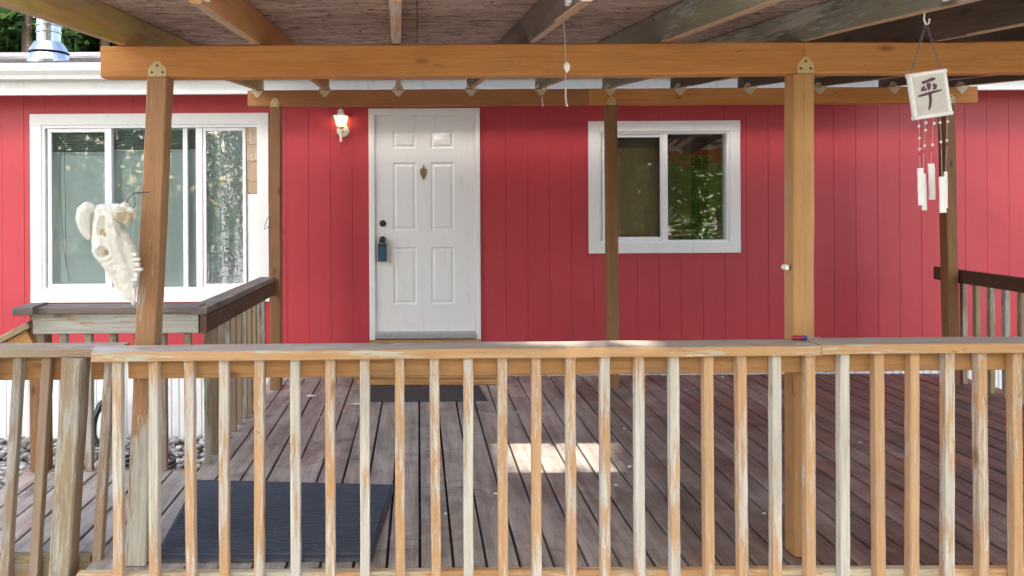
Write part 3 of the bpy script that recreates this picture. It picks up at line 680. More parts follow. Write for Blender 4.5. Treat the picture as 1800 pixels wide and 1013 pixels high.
for q in bX:
    zt = capz(q) - .0395
    baluster((q + random.uniform(-.008, .004), 2.9555, -.2), (q + random.uniform(-.002, .002), 2.9555, round(zt, 3)), 'baluster', fr)
# ---- landing, front side: racked section leaning away from the porch
lf = thing('railing', 'leaning railing section with grey cap and thick post beside the landing', 'railing', (-1.7, 3.1, 0))
lx1 = P(228, 605, 3.12).x - .03
beam('cap_rail', (-2.75, 3.121, .906), (lx1, 3.121, .906), .145, .036, M['weathered'], lf, (0, 1, 0), n=8)
lean = -.067
def lp(px): return P(px, 628, 3.06).x
for px in (-22, 26, 77, 188):
    X = lp(px); baluster((X + lean * 1.1, 3.10, -.19), (X, 3.10, .887), 'weathered', lf)
X = lp(131.5); beam('post', (X + lean * 1.1, 3.078, -.19), (X, 3.078, .887), .089, .089, M['weathered'], lf, (1, 0, 0), .006, 10, .0015)
beam('under_rail', (-2.75, 3.14, .83), (X - .05, 3.14, .83), .036, .112, M['rail'], lf, (0, 1, 0)); beam('under_rail', (X + .047, 3.14, .83), (lp(196) + .01, 3.14, .83), .036, .112, M['rail'], lf, (0, 1, 0))
# ---- landing, rear side
RY = 4.03
lr = thing('railing', 'grey capped railing along the landing behind the hanging skull', 'railing', (-1.8, RY, 0))
rx0, rx1 = P(48, 545, RY).x, -1.255
zc = P(200, 540, RY).z
beam('cap_rail', (rx0 + .06, RY + .07, zc - .019), (rx1 + .003, RY + .07, zc - .019), .145, .038, M['greycap'], lr, (0, 1, 0), n=8)
beam('cap_rail', (P(33, 548, RY).x, RY + .02, zc - .014), (rx0 + .057, RY + .03, zc - .010), .20, .044, M['greycap'], lr, (0, 1, 0), n=3)
bbox('under_rail', rx0 + .02, rx1, RY + .02, RY + .058, zc - .155, zc - .04, M['weathered'], lr, n=8)
beam('post', (rx0 + .02, RY + .105, 0.003), (rx0 + .02, RY + .105, zc - .04), .089, .089, M['postback'], lr)
xx = rx0 + .17
while xx < rx1 - .03:
    baluster((xx, RY + .08, .003), (xx, RY + .08, round(zc - .041, 3)), 'weathered', lr); xx += .143
# ---- stair down to the left with its rail
sr = thing('stair', 'short wooden stair with sloping handrail dropping off the landing', 'stair', (-2.8, 3.55, GZ))
beam('handrail', (rx0 + .0, RY + .05, zc - .10), (rx0 - 1.0, RY + .05, zc - .62), .089, .036, M['weathered'], sr, (0, 1, 0))
beam('under_rail', (rx0 + .0, RY + .05, zc - .185), (rx0 - 1.0, RY + .05, zc - .705), .036, .11, M['orangerafter'], sr, (0, 1, 0))
beam('post', (rx0 - .95, RY + .05, GZ), (rx0 - .95, RY + .05, zc - .61), .085, .034, M['weathered'], sr)
for i in range(3):
    z = -.155 - i * .155
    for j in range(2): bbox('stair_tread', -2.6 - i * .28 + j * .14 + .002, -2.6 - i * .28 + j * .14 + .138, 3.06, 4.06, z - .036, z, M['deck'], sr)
for yy in (3.05, 4.03):
    mo('stringer', ([(a_, q, b_) for q in (yy, yy + .036) for a_, b_ in ((-2.315, -.04), (-2.315, -.34), (-2.6, GZ - .02), (-3.2, GZ - .02), (-3.2, -.505), (-2.9, -.505), (-2.9, -.35), (-2.61, -.35), (-2.61, -.195), (-2.33, -.195), (-2.33, -.04))],
       [tuple(range(11)), tuple(range(21, 10, -1))] + [(k, (k + 1) % 11, (k + 1) % 11 + 11, k + 11) for k in range(11)]), M['weathered'], sr)
# ---- left side railing running back to the house post
SX = P(470, 487, BB).x
ls = thing('railing', 'dark railing running from the landing corner back to the house-side post', 'railing', (SX, 5, 0))
zc2 = P(470, 487, BB).z + .0
ye = BB - .002
beam('cap_rail', (SX - .02, RY + .0, zc2 + .005), (SX + .0, ye, zc2 - .019), .12, .038, M['greycap'], ls, (1, 0, 0), n=8)
beam('under_rail', (SX + .02, RY + .002, zc2 - .07), (SX + .04, ye, zc2 - .095), .036, .105, M['darkrail'], ls, (1, 0, 0), n=8)
yy = RY + .20
while yy < BB - .04:
    xx = SX - .018 + .02 * (yy - RY) / (BB - RY); baluster((xx, yy, .003), (xx, yy, .84), 'weathered', ls, .036, (0, 1, 0)); yy += .143
# ---- right side railing
RX = P(1690, 475, BB).x
rs = thing('railing', 'dark side railing sloping past the post below the wind chime', 'railing', (RX, 4.6, 0))
zr = P(1690, 475, BB).z
beam('top_rail', (RX + .022, 6.16, zr - .055), (RX + .022, 3.06, zr - .055), .038, .11, M['darkrail'], rs, (1, 0, 0), n=8)
yy = 6.05
while yy > 3.1:
    if abs(yy - BB - h) > .07: baluster((RX + .063, yy, .003), (RX + .063, yy, round(zr - .07, 3)), 'weathered', rs)
    else: baluster((RX + .066, yy, .003), (RX + .066, yy, round(zr - .07, 3)), 'weathered', rs)
    yy -= .143

# ================================================================== OBJECTS
# ---- doormats
def ribbed(name, label, corners, nr, hgt, m, edge):
    o = thing(name, label, 'doormat', tuple(sum((Vector(c) for c in corners), Vector()) / 4))
    A, B, Cc, D_ = [Vector(c) for c in corners]        # front-left, front-right, back-right, back-left
    def q(u, v): return A.lerp(B, u).lerp(D_.lerp(Cc, u), v)
    V, Fc = [], []; nu = 24; r = random.Random(5)
    rows = []
    for i in range(nr):
        v = .035 + .93 * i / nr; dv = .93 / nr; rows += [(v, hgt * .05), (v + dv * .08, hgt), (v + dv * .48, hgt), (v + dv * .56, hgt * .05)]
    for v, z in rows:
        for k in range(nu + 1):
            p = q(.02 + .96 * k / nu, v + r.uniform(-.0006, .0006)); V.append((p.x, p.y, z + r.uniform(-.0006, .0006) + .003))
    for i in range(len(rows) - 1):
        for k in range(nu): Fc.append((i * (nu + 1) + k, i * (nu + 1) + k + 1, (i + 1) * (nu + 1) + k + 1, (i + 1) * (nu + 1) + k))
    mo('pile', (V, Fc), m, o)
    e = [(q(u, v), z) for (u, v), z in [((0, 0), .003), ((1, 0), .003), ((1, 1), .003), ((0, 1), .003), ((.004, .005), hgt * .7), ((.996, .005), hgt * .7), ((.996, .995), hgt * .7), ((.004, .995), hgt * .7), ((.022, .036), hgt * .9), ((.978, .036), hgt * .9), ((.978, .964), hgt * .9), ((.022, .964), hgt * .9), ((.024, .04), .005), ((.976, .04), .005), ((.976, .96), .005), ((.024, .96), .005)]]
    mo('rubber_edge', ([(p.x, p.y, z) for p, z in e], [(k + 4 * g_, (k + 1) % 4 + 4 * g_, (k + 1) % 4 + 4 * g_ + 4, k + 4 * g_ + 4) for g_ in range(3) for k in range(4)] + [(3, 2, 1, 0), (12, 13, 14, 15)]), edge, o)
def D0(px, py):
    v = py - VY + (px - VX) * ROLL * 1.0; Y = CZ * F / v; return Vector(((px - VX) * Y / F, Y, 0))
ribbed('doormat', 'large dark blue ribbed doormat lying behind the front railing', [(-1.155, 3.06, 0), D0(649, 988), D0(693, 856), D0(342, 847)], 30, .019, M['mat'], M['rubberedge'])
ribbed('doormat', 'thin brown-black mat lying at the foot of the door step', [(-.42, 5.47, 0), (.53, 5.47, 0), (.50, 5.935, 0), (-.40, 5.935, 0)], 20, .006, M['mat2'], M['rubberedge'])

# ---- wall lantern
lc = P(601, 222, WY); ly = WY - .085
lan = thing('wall_lantern', 'cream coach lantern with lit bulb on red wall beside the door', 'wall lamp', (lc.x, WY, lc.z))
zz = lambda py: P(601, py, WY - .07).z
mo('back_plate', lathe([(.058, 0), (.058, .008), (.045, .016), (.02, .02)], 24, 'y', (lc.x + .012, WY - .0015, zz(229)), 1, 1), M['cream'], lan)
mo('arm', join(tube([(lc.x + .01, WY - .018, zz(229)), (lc.x + .005, WY - .05, zz(231)), (lc.x, ly, zz(226))], .010, 10), lathe([(.008, zz(250)), (.012, zz(249)), (.012, zz(236)), (.018, zz(233)), (.02, zz(228)), (.03, zz(225.5)), (.034, zz(223.5))], 16, at=(lc.x, ly, 0))), M['cream'], lan)
zg0, zg1 = zz(223), zz(206)
mo('glass_shade', ([(lc.x + s * r_, ly + t * r_, z) for r_, z in ((.034, zg0), (.055, zg1)) for s, t in ((-1, -1), (1, -1), (1, 1), (-1, 1))], [(0, 1, 5, 4), (1, 2, 6, 5), (2, 3, 7, 6), (3, 0, 4, 7)]), M['lglass'], lan)
mo('cage', join(*[tube([(lc.x + s * .036, ly + t * .036, zg0), (lc.x + s * .0575, ly + t * .0575, zg1)], .0035, 6) for s, t in ((-1, -1), (1, -1), (1, 1), (-1, 1))]), M['cream'], lan)
mo('roof_cap', join(([(lc.x + s * r_, ly + t * r_, z) for r_, z in ((.066, zg1 - .001), (.066, zg1 + .005), (.035, zz(202)), (.028, zz(200))) for s, t in ((-1, -1), (1, -1), (1, 1), (-1, 1))], [(k + 4 * g_, (k + 1) % 4 + 4 * g_, (k + 1) % 4 + 4 * g_ + 4, k + 4 * g_ + 4) for g_ in range(3) for k in range(4)] + [(3, 2, 1, 0), (12, 13, 14, 15)]),
   lathe([(.026, zz(200)), (.03, zz(198.5)), (.022, zz(197)), (.034, zz(195.2)), (.026, zz(194)), (.008, zz(193)), (.005, zz(191))], 16, at=(lc.x, ly, 0))), M['cream'], lan)
zbm = (zg0 + zg1) / 2 + .01
mo('bulb', lathe([(.010, zbm - .038), (.014, zbm - .03), (.024, zbm - .004), (.022, zbm + .012), (.010, zbm + .024), (.002, zbm + .027)], 16, at=(lc.x, ly, 0)), M['bulb'], lan, smooth=True)
pl_ = bpy.data.lights.new('lantern_light', 'POINT'); pl_.energy = .6; pl_.color = (1, .74, .45); pl_.shadow_soft_size = .025
plo = bpy.data.objects.new('lantern_light', pl_); link(plo, lan, Matrix.Translation((lc.x, ly, zbm + .03)))

# ---- key lock box hanging on the knob
q0, q1 = P(664.5, 428, WY), P(680, 459, WY)
lb = thing('lock_box', 'blue key lock box hanging from the door knob', 'lock box', ((q0.x + q1.x) / 2, WY - .03, q1.z))
mo('case', rb(q0.x, q1.x, DY - .052, DY - .003, q1.z, q0.z, .008), M['lockdark'], lb)
mo('front_cover', rb(q0.x + .006, q1.x - .003, DY - .062, DY - .052, q1.z + .004, q0.z - .03, .004), M['lockblue'], lb)
cxl = (q0.x + q1.x) / 2
mo('shackle', tube([(cxl - .024, DY - .028, q0.z - .004), (cxl - .024, DY - .028, q0.z + .03), (cxl - .012, DY - .028, q0.z + .055), (cxl + .012, DY - .028, q0.z + .055), (cxl + .024, DY - .028, q0.z + .03), (cxl + .024, DY - .028, q0.z - .004)], .0055, 8), M['lockdark'], lb)

# ---- shell on a string, short hook tape
q = rdir[3](2.52); s0 = P(993, 40, 2.52)
ss = thing('hanging_string', 'thin grey string with a white shell hanging under a rafter', 'string', (s0.x, 2.52, q[2] - .07))
sz = lambda py: P(993, py, 2.52).z
mo('string', tube([(q[0] + .005, 2.52, q[2] - .0705), (s0.x, 2.52, sz(70)), (s0.x + .001, 2.52, sz(112)), (s0.x + .002, 2.52, sz(160)), (s0.x + .003, 2.52, sz(187))], .0014, 6), M['string'], ss)
mo('string_end', tube([(s0.x + .002, 2.52, sz(150)), (s0.x + .001, 2.52, sz(168)), (s0.x + .003, 2.52, sz(180)), (s0.x + .006, 2.52, sz(187))], .0034, 7), M['string'], ss)
mo('shell', lathe([(.001, sz(129)), (.008, sz(124)), (.0115, sz(118)), (.009, sz(113)), (.003, sz(109.5))], 12, at=(s0.x + .006, 2.517, 0), sx=1, sy=.6), M['shell'], ss, smooth=True)
q = P(953, 178, BB - .02)
hk = thing('hook', 'small white cup hook under a rafter tie on the back beam', 'hook', (q.x, BB, q.z))
mo('shank', tube([(q.x, BB - .001, q.z + .035), (q.x, BB - .02, q.z + .03), (q.x + .002, BB - .025, q.z - .01), (q.x + .004, BB - .022, q.z - .035), (q.x + .01, BB - .016, q.z - .042)], .005, 8), M['plastic'], hk)

# ---- wind chime
WD = 2.40
q = rdir[5](WD); hp = P(1627, 24, WD)
wc = thing('wind_chime', 'wind chime with square frosted plaque bearing a brush character', 'wind chime', (hp.x, WD, P(1627, 372, WD).z))
W = lambda px, py, dy=0: P(px, py, WD) + Vector((0, dy, 0))
hx = W(1627, 46)
mo('hook', tube([(q[0] + .0, WD, q[2] - .071), W(1625, 26), W(1624, 34), W(1627.5, 43), W(1632, 42), W(1634, 36), W(1633, 33)], .003, 8), M['cream'], wc, smooth=True)
def chain(p, r_, n):
    for i in range(n):
        a_, b_ = p.lerp(r_, i / n), p.lerp(r_, (i + 1) / n); dd = (b_ - a_); sd = Vector((0, 1, 0)) if i % 2 else dd.cross(Vector((0, 1, 0))).normalized(); e = sd * .0035
        mo('chain_link', tube([a_ + e, b_ + e, b_ - e, a_ - e, a_ + e], .0011, 5), M['chain'], wc)
chain(W(1627, 44), W(1601, 129), 14); chain(W(1629, 44), W(1653, 122), 13)
pc = W(1633, 166.5); ang = math.radians(8)
PM = Matrix.Translation(pc) @ Matrix.Rotation(-ang, 4, 'Y')
k_ = WD / F; hw, hh = 34 * k_, 41 * k_
mo('plaque', rb(-hw * .93, hw * .93, -.004, .006, -hh * .93, hh * .93), M['plaque'], wc, PM)
mo('plaque_border', join(rb(-hw, hw, -.010, .008, hh * .82, hh, .004), rb(-hw, hw, -.010, .008, -hh, -hh * .82, .004), rb(-hw, -hw * .80, -.0096, .008, -hh * .82, hh * .82, .004), rb(hw * .80, hw, -.0096, .008, -hh * .82, hh * .82, .004)), M['frost'], wc, PM)
def stroke(pts, ws):
    L_, R_ = [], []
    for i, p in enumerate(pts):
        a_ = Vector(pts[max(i - 1, 0)]); b_ = Vector(pts[min(i + 1, len(pts) - 1)]); t = (b_ - a_).normalized(); nn = Vector((-t.y, t.x)) * ws[i]
        L_.append(tuple(Vector(p) + nn)); R_.append(tuple(Vector(p) - nn))
    return prism([(x_ * k_, z_ * k_) for x_, z_ in L_ + R_[::-1]], -.0065, -.0035)
mo('brush_character', join(stroke([(-11, 22), (-2, 23.5), (8, 26), (13, 26)], [2.0, 2.4, 3.0, 1.2]),
   stroke([(-13, 8), (-10, 13), (-7.5, 16)], [2.8, 2.2, .6]), stroke([(-8, 8), (-5, 11)], [2.2, 1.0]), stroke([(0, 20), (0, 14), (-1, 8)], [3.4, 3.0, 1.4]), stroke([(8, 17), (11.5, 14), (10, 9), (6.5, 8)], [1.6, 3.0, 2.4, .8]),
   stroke([(-20, -.5), (-8, 1.2), (8, 3.5), (21, 5)], [1.8, 2.2, 2.2, 1.2]), stroke([(0, 2), (-.5, -10), (-3, -20), (-6, -27)], [2.4, 2.1, 1.8, .5])), M['glyph'], wc, PM)
def barf(ax, az, bx_, bz, w2, dy): 
    a_, b_ = W(ax, az, dy), W(bx_, bz, dy); Mx, L_ = beam_matrix(a_, b_, (1, 0, 0)); V, Fc = ring_board(w2 * k_ * 2, .007, L_, .0022, 6, .0004, int(ax))
    return mo('chime_bar', (V, Fc), M['frost'], wc, Mx)
for (tx, ty, bx_, by, ex, ey, w2, dy, beads) in ((1615, 212, 1617.5, 296, 1620, 361, 5.2, 0, (222, 243, 262, 271)), (1628, 211, 1630, 305, 1632.5, 370, 4.4, .02, (216, 229, 256, 266)), (1643, 209, 1648, 287, 1650, 351, 5.6, .03, (217, 254, 263)), (1652, 208, 1652.5, 311, 1654, 374, 5.6, -.01, (216, 250, 258)), (1666, 206, 1666, 302, 1667, 366, 2.8, .01, (214, 247, 254))):
    bar = barf(bx_, by, ex, ey, w2, dy)
    mo('string', tube([W(tx, ty - 6, dy * .2), W((tx + bx_) / 2, (ty + by) / 2, dy * .6), W(bx_, by + 2, dy)], .0008, 5), M['string'], wc)
    for i, bz in enumerate(beads):
        u = (bz - ty) / (by - ty); p = W(tx + (bx_ - tx) * u, bz, dy * u)
        mo('bead', lathe([(.0005, -.006), (.0055 if i != len(beads) - 1 else .003, 0), (.0005, .006)], 6, at=tuple(p)), M['frost'] if i != len(beads) - 1 else M['red_handle'], wc)

# ---- screwdriver on the cap rail
q = P(1415, 600, 3.0); zc3 = capz(q.x) + .0155
sd = thing('screwdriver', 'small screwdriver with red and blue handle lying on the cap rail', 'screwdriver', (q.x, 3.01, capz(q.x)))
xa = P(1393, 600, 3.0).x
RX_ = Matrix.Translation((xa, 3.005, zc3 - .003)) @ Matrix.Rotation(math.radians(90), 4, 'Y')
mo('handle', lathe([(.006, 0), (.010, .004), (.011, .02), (.009, .03), (.011, .04), (.0095, .046)], 12), M['red_handle'], sd, RX_, smooth=True)
mo('handle_collar', lathe([(.0095, .046), (.011, .05), (.010, .06), (.005, .066)], 12), M['blue_handle'], sd, RX_, smooth=True)
mo('blade', lathe([(.003, .06), (.003, .11), (.0035, .115), (.001, .12)], 8), M['steel'], sd, RX_)
# ---- paper scraps on the deck
r = random.Random(2)
def scrap(px, py, w_, label):
    p = D0(px, py); V = []; n = 7
    for i in range(n):
        a_ = 6.283 * i / n; rr = w_ * r.uniform(.5, 1); V.append((p.x + rr * math.cos(a_), p.y + rr * .8 * math.sin(a_), .0035 + r.uniform(0, .006)))
    V.append((p.x, p.y, .012)); o = mo('paper_scrap', (V, [(i, (i + 1) % n, n) for i in range(n)]), M['paper']); tag(o, label, 'paper scrap', 'scraps lying on the deck')
scrap(545, 697, .05, 'larger white paper scrap on planks by the house-side post'); scrap(622, 712, .05, 'white paper scrap beside the corner of the step mat')
FL = 'tiny white paint flake lying on the deck planks'
for px, py, w_ in ((1081, 855, .02), (907, 726, .022), (1104, 822, .018), (602, 724, .014), (1172, 690, .016), (1268, 664, .016), (1095, 755, .014), (868, 870, .016), (780, 905, .012), (1510, 780, .018), (1340, 905, .014), (560, 735, .012), (1240, 700, .014), (1560, 745, .016)): scrap(px, py, w_, FL)
# ---- garden hose coil against the skirting
hp_ = P(170, 735, 6.2); pts = []
for i in range(150):
    a_ = i / 150 * 6.283 * 5; rr = .17 + .02 * math.sin(i * .37); pts.append((hp_.x + rr * .55 * math.cos(a_) + .0, 6.30 + .12 * math.sin(a_) * .7 + i * .0007, GZ + .17 + .04 + rr * math.sin(a_) + .01 * math.sin(i * .9)))
ho = mo('garden_hose', tube(pts, .012, 7), M['hose'], smooth=True); tag(ho, 'coiled black garden hose on gravel against the white skirting', 'hose')
pts = [(P(300, 780, 5.6).x + .2 * math.cos(t * .5) - .1, 5.4 + .16 * math.sin(t * .5), GZ + .05 + .012 * (t % 7) / 7 + t * .003) for t in range(60)]
tag(mo('garden_hose', tube(pts, .012, 7), M['hose'], smooth=True), 'flat black hose loop lying on the gravel behind the landing railing', 'hose')

wq = lambda px, py: P(px, py, BB - .02)
cb = thing('loose_cable', 'thin black cable ends curling out behind the back post by the wide window', 'cable', tuple(wq(466, 412)))
mo('cable_end', tube([wq(476, 380), wq(470, 384), wq(466, 396), wq(464, 405), wq(470, 400), wq(475, 398)], .003, 6), M['wire'], cb, smooth=True)
mo('cable_end', tube([wq(491, 396), wq(496, 399), wq(499, 408), wq(501, 412)], .003, 6), M['wire'], cb, smooth=True)
# ---- cattle skull on the front post
def skull():
    SD = 3.0; k = SD / F
    sk = thing('cattle_skull', 'weathered white cattle skull wired to the front porch post', 'skull', tuple(P(232, 536, SD)))
    def Q(px, py, dy=0): return P(px, py, SD) + Vector((0, dy, 0))
    bm = bmesh.new()
    def ell(c, r_, rot=0, tilt=0):
        Mx = Matrix.Translation(c) @ Matrix.Rotation(rot, 4, 'Y') @ Matrix.Rotation(tilt, 4, 'X') @ Matrix.Diagonal((r_[0], r_[1], r_[2], 1))
        bmesh.ops.create_icosphere(bm, subdivisions=3, radius=1, matrix=Mx)
    def limb(chain):
        for (a_, ra), (b_, rb_) in zip(chain, chain[1:]):
            n = max(2, int((b_ - a_).length / (.35 * min(ra, rb_)))) if min(ra, rb_) > 0 else 4
            for i in range(n + 1):
                t = i / n; bmesh.ops.create_icosphere(bm, subdivisions=2, radius=ra + (rb_ - ra) * t, matrix=Matrix.Translation(a_.lerp(b_, t)))
    rr = math.radians
    # forehead and face: wide above, narrowing to the muzzle
    limb([(Q(178, 372), .034), (Q(205, 372, .01), .034), (Q(226, 378, .02), .028)])
    limb([(Q(190, 385, .0), .045), (Q(196, 420, .0), .050), (Q(206, 450, .005), .046), (Q(218, 480, .01), .040), (Q(228, 510, .01), .026), (Q(233, 534, .01), .009)])
    limb([(Q(212, 420, .02), .036), (Q(224, 450, .02), .034), (Q(233, 478, .02), .026)])
    limb([(Q(180, 380, -.02), .022), (Q(180, 415, -.03), .020), (Q(186, 440, -.035), .018)])
    limb([(Q(174, 384, -.0), .026), (Q(173, 412, -.005), .028), (Q(177, 438, -.01), .030), (Q(188, 452, -.01), .036), (Q(200, 470, 0), .036)])
    # orbit rim
    oc = Q(188, 442, -.035)
    for i in range(26):
        a_ = 6.283 * i / 26; bmesh.ops.create_icosphere(bm, subdivisions=1, radius=.0095, matrix=Matrix.Translation(oc + Vector((.036 * math.cos(a_), -.002, .031 * math.sin(a_)))))
    # cheek ridge, nasal notch, occiput knobs
    limb([(Q(203, 445, -.03), .013), (Q(208, 412, -.03), .011), (Q(202, 384, -.028), .012)])
    limb([(Q(200, 462, -.03), .012), (Q(196, 478, -.01), .012), (Q(206, 500, .0), .014), (Q(222, 524, .0), .010)])
    for px, py, rr_ in ((222, 362, .018), (232, 370, .014), (226, 392, .017), (216, 388, .015), (229, 384, .012), (211, 364, .016)): ell(Q(px, py, -.012), (rr_, rr_, rr_ * .8))
    me = bpy.data.meshes.new('skull'); bm.to_mesh(me); bm.free()
    o = bpy.data.objects.new('skull_tmp', me); C.objects.link(o)
    rm_ = o.modifiers.new('r', 'REMESH'); rm_.mode = 'VOXEL'; rm_.voxel_size = .0042
    sm = o.modifiers.new('s', 'SMOOTH'); sm.iterations = 2; sm.factor = .5
    cut = bmesh.new()
    def cel(c, r_, rot=0): bmesh.ops.create_icosphere(cut, subdivisions=3, radius=1, matrix=Matrix.Translation(c) @ Matrix.Rotation(rot, 4, 'Y') @ Matrix.Diagonal((r_[0], r_[1], r_[2], 1)))
    cel(oc + Vector((0, -.02, 0)), (.029, .052, .025), .35); cel(Q(186, 396, -.06), (.021, .042, .052), rr(8)); cel(Q(207, 480, -.055), (.004, .03, .003)); cel(Q(219, 384, -.04), (.009, .025, .008)); cel(Q(228, 376, -.045), (.006, .025, .006))
    cel(Q(192, 412, -.06), (.012, .03, .02), rr(-25)); cel(Q(240, 516, -.01), (.010, .05, .045), rr(-12))
    cm = bpy.data.meshes.new('cut'); cut.to_mesh(cm); cut.free(); co_ = bpy.data.objects.new('cut_tmp', cm); C.objects.link(co_)
    bo = o.modifiers.new('b', 'BOOLEAN'); bo.operation = 'DIFFERENCE'; bo.object = co_; bo.solver = 'EXACT'; bo.use_self = True
    dg = bpy.context.evaluated_depsgraph_get(); dg.update()
    res = bpy.data.meshes.new_from_object(o.evaluated_get(dg)); res.name = 'cranium'
    from mathutils import noise as nz
    for v in res.vertices: v.co += v.normal * (nz.noise(v.co * 30) * .005 + nz.noise(v.co * 95) * .0022)
    bpy.data.objects.remove(o); bpy.data.objects.remove(co_)
    res.materials.clear(); res.materials.append(M['bone']); res.polygons.foreach_set('use_smooth', [True] * len(res.polygons))
    res.materials.append(M['bonedark']); sc_ = [(Q(222, 384, -.02), .034), (Q(187, 412, -.02), .022), (Q(190, 446, .02), .030)]  # occiput stain, plus shade painted into the fossa and eye socket
    for p in res.polygons:
        if any((p.center - c_).length + nz.noise(p.center * 70) * .014 < r_ for c_, r_ in sc_): p.material_index = 1
    mo('cranium', res, None, sk)
    # horn core: rough flattened paddle curling down on the left
    pts = [(166, 366, .018), (158, 365, .026), (152, 372, .030), (150, 384, .030), (152, 398, .025), (156, 410, .017), (160, 420, .008)]
    bm = bmesh.new()
    for (ax, ay, ar), (bx_, by, br) in zip(pts, pts[1:]):
        for i in range(4):
            t = i / 4; bmesh.ops.create_icosphere(bm, subdivisions=2, radius=ar + (br - ar) * t, matrix=Matrix.Translation(Q(ax + (bx_ - ax) * t, ay + (by - ay) * t, -.02)))
    me = bpy.data.meshes.new('horn'); bm.to_mesh(me); bm.free(); o = bpy.data.objects.new('h', me); C.objects.link(o)
    rm_ = o.modifiers.new('r', 'REMESH'); rm_.mode = 'VOXEL'; rm_.voxel_size = .004
    dg = bpy.context.evaluated_depsgraph_get(); dg.update(); res = bpy.data.meshes.new_from_object(o.evaluated_get(dg)); bpy.data.objects.remove(o)
    rng = random.Random(4)
    for v in res.vertices: v.co += v.normal * rng.uniform(-.0012, .0012)
    res.materials.clear(); res.materials.append(M['bone']); res.polygons.foreach_set('use_smooth', [True] * len(res.polygons)); res.name = 'horn_core'
    mo('horn_core', res, None, sk)
    for i, (px, py) in enumerate(((240, 447), (242.5, 456), (245, 465), (246.5, 474), (243.5, 483), (240, 491))):
        p = Q(px - 2.5, py, -.002); e_ = (.0, .002, -.001, .003, -.002, .001)[i]; mo('tooth', rb(p.x - .012, p.x + .010 + e_ * 2, p.y - .010, p.y + .010, p.z - .0085 + e_, p.z + .0075, .0025), M['bone'], sk, Matrix.Identity(4))
    mo('nasal_bone', tube([Q(236, 505, -.01), Q(238, 520, -.01), Q(236, 534, -.008)], .006, 8), M['bone'], sk, smooth=True)
    mo('hanging_wire', join(tube([Q(225, 368, -.01), Q(225, 350, .0), Q(231, 340, .02), Q(250, 338, .04), P(262, 338, 3.06)], .0018, 6), tube([Q(231, 340, .02), Q(237, 352, .0), Q(239, 362, -.01), Q(230, 372, -.015)], .0018, 6)), M['wire'], sk)
skull()

# ================================================================== TREES
def leaves(pts, size, rng, elong=1.6):
    n = len(pts); a = rng.normal(size=(n, 3)); a /= np.linalg.norm(a, axis=1)[:, None]; b = np.cross(a, rng.normal(size=(n, 3))); b /= np.linalg.norm(b, axis=1)[:, None]
    s = size * rng.uniform(.6, 1.3, n)[:, None]; A, B = a * s * elong / 2, b * s / 2
    V = np.stack([pts - A, pts + B * .9 - A * .1, pts + A, pts - B * .9 - A * .1], 1).reshape(-1, 3)
    me = bpy.data.meshes.new('crown'); me.from_pydata(V.tolist(), [], (np.arange(n * 4).reshape(-1, 4)).tolist()); return me
patch = Vector((.84, 4.34, 0))
def cull(pts):
    d = np.array(to_sun); v = pts - np.array(patch); t = v @ d; perp = v - t[:, None] * d
    # leaves removed along the sun ray to shape the sun patch on deck
    m = (np.abs(perp[:, 0]) < .46) & (np.abs(perp[:, 2]) < .25)
    return pts[~m]
def tree(name, label, x, y, trunk_h, cz, rad, n, size, seed, m='leaf', group=None, gap=False, clumps=26):
    rng = np.random.default_rng(seed); t = thing(name, label, 'tree', (x, y, GZ), group)
    mo('trunk', join(tube([(x, y, GZ - .1), (x + .05, y, trunk_h * .5), (x, y + .1, trunk_h), (x + .1, y, cz)], .16, 9), *[tube([(x, y + .1, trunk_h * .9), (x + rad[0] * .35 * math.cos(q), y + rad[1] * .35 * math.sin(q), trunk_h + (cz - trunk_h) * .5), (x + rad[0] * .75 * math.cos(q), y + rad[1] * .75 * math.sin(q), cz + .2)], .05, 6) for q in (0.4, 2.2, 4.0, 5.3)]), M['bark'], t)
    c = rng.normal(size=(clumps, 3)); c /= np.linalg.norm(c, axis=1)[:, None]; c *= rng.uniform(.35, 1, clumps)[:, None] ** .5
    idx = rng.integers(0, clumps, n); off = rng.normal(size=(n, 3)) * .24; p = (c[idx] + off) * np.array(rad) + np.array((x, y, cz))
    if gap: p = cull(p)
    me = leaves(p, size, rng); me.materials.append(M[m]); mo('crown', me, None, t)
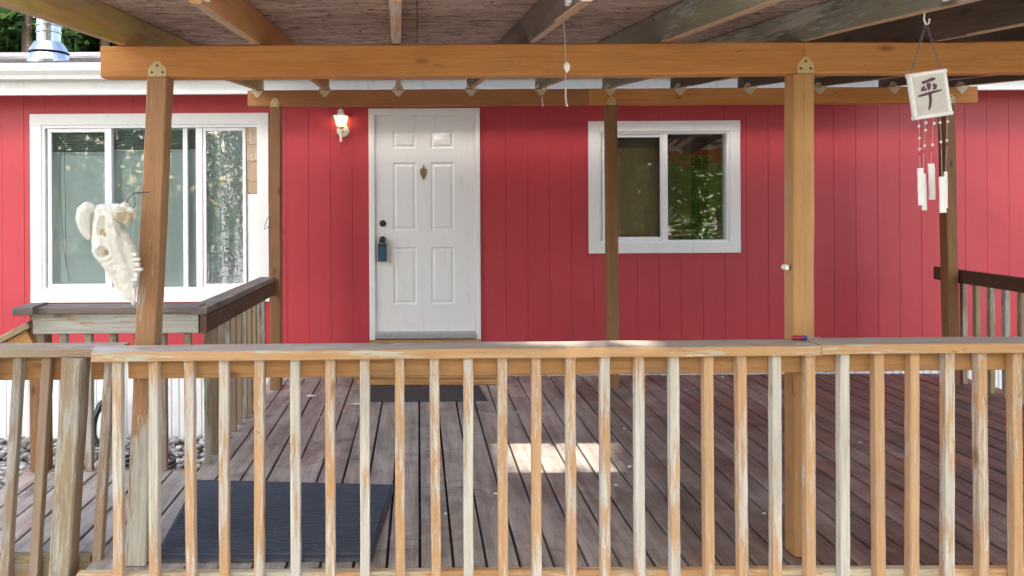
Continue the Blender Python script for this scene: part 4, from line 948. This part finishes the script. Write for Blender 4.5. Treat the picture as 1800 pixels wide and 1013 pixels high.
def conifer(label, x, y, hgt, rad, n, seed, group):
    rng = np.random.default_rng(seed); t = thing('conifer', label, 'tree', (x, y, GZ), group)
    mo('trunk', lathe([(.22, GZ - .1), (.15, hgt * .5), (.02, hgt)], 9, at=(x, y, 0)), M['bark'], t)
    nb = 110; hb = GZ + 1.2 + (hgt - 1.2) * rng.uniform(0, 1, nb) ** .9; ab = rng.uniform(0, 6.283, nb); rl = rad * (1 - (hb - GZ) / (hgt - GZ)) ** .8 * rng.uniform(.7, 1.1, nb) + .15
    i = rng.integers(0, nb, n); u = rng.uniform(.1, 1, n) ** .7; r_ = rl[i] * u; aa = ab[i] + rng.normal(size=n) * .16 * (1.2 - u * .4)
    p = np.stack([x + r_ * np.cos(aa), y + r_ * np.sin(aa), hb[i] - .25 * r_ * u + rng.normal(size=n) * .07 - .1 * rng.uniform(0, 1, n)], 1)
    me = leaves(p, .13, rng, 2.6); me.materials.append(M['needle']); mo('crown', me, None, t)
for i, (x, y, hg, rd, lab) in enumerate(((-9.6, 17.5, 9.5, 2.6, 'dark conifer rising behind the house roof left of the flue'), (-12.4, 20, 11, 3.0, 'tall conifer standing farthest from the flue behind the roof'), (-6.6, 19, 10, 2.7, 'conifer behind the roof right of the flue'), (-9.0, 25, 13, 3.6, 'tallest conifer at the back behind the house roof'), (-11.3, 18.6, 10.5, 2.8, 'conifer squeezed between two others behind the roof edge'), (-13.5, 26, 13, 4.0, 'wide conifer at the back behind the gutter end'), (-8.0, 18.2, 9, 2.4, 'conifer just behind the roof next to the beam end'))):
    conifer(lab, x, y, hg, rd, 14000, 30 + i, 'conifers behind the house')
for i, (x, y, cz, rad, n, lab) in enumerate(((-4.5, -6.0, 10.2, (3.6, 2.2, 4.0), 5200, 'added out-of-view shade tree facing the left window'), (1.2, -6.5, 10.6, (3.8, 2.2, 4.2), 6000, 'added out-of-view shade tree facing the front door'), (6.6, -6.2, 10.2, (3.6, 2.2, 4.0), 5200, 'added out-of-view shade tree facing the wind chime'))):
    tree('added_shade_tree', lab, x, y, 5.5, cz, rad, n * 2, .36, 60 + i, gap=True, group='added out-of-view shade trees')  # crowns added out of view to keep the sun off the facade
YT = (('opposite the wide window', -8.5), ('opposite the skull post', -4.2), ('opposite the door', 0), ('opposite the middle post', 4.0), ('opposite the square window', 8.2), ('past the right railing', 12.5), ('past the stair', -13))
for i, (lab, x) in enumerate(YT):
    tree('yard_tree', 'bushy green tree across the front yard ' + lab, x, -15 - (i % 2) * 1.2, 2.2, 3.9, (2.9, 2, 4.4), 2600, .34, 80 + i, group='trees across the driveway', clumps=40)
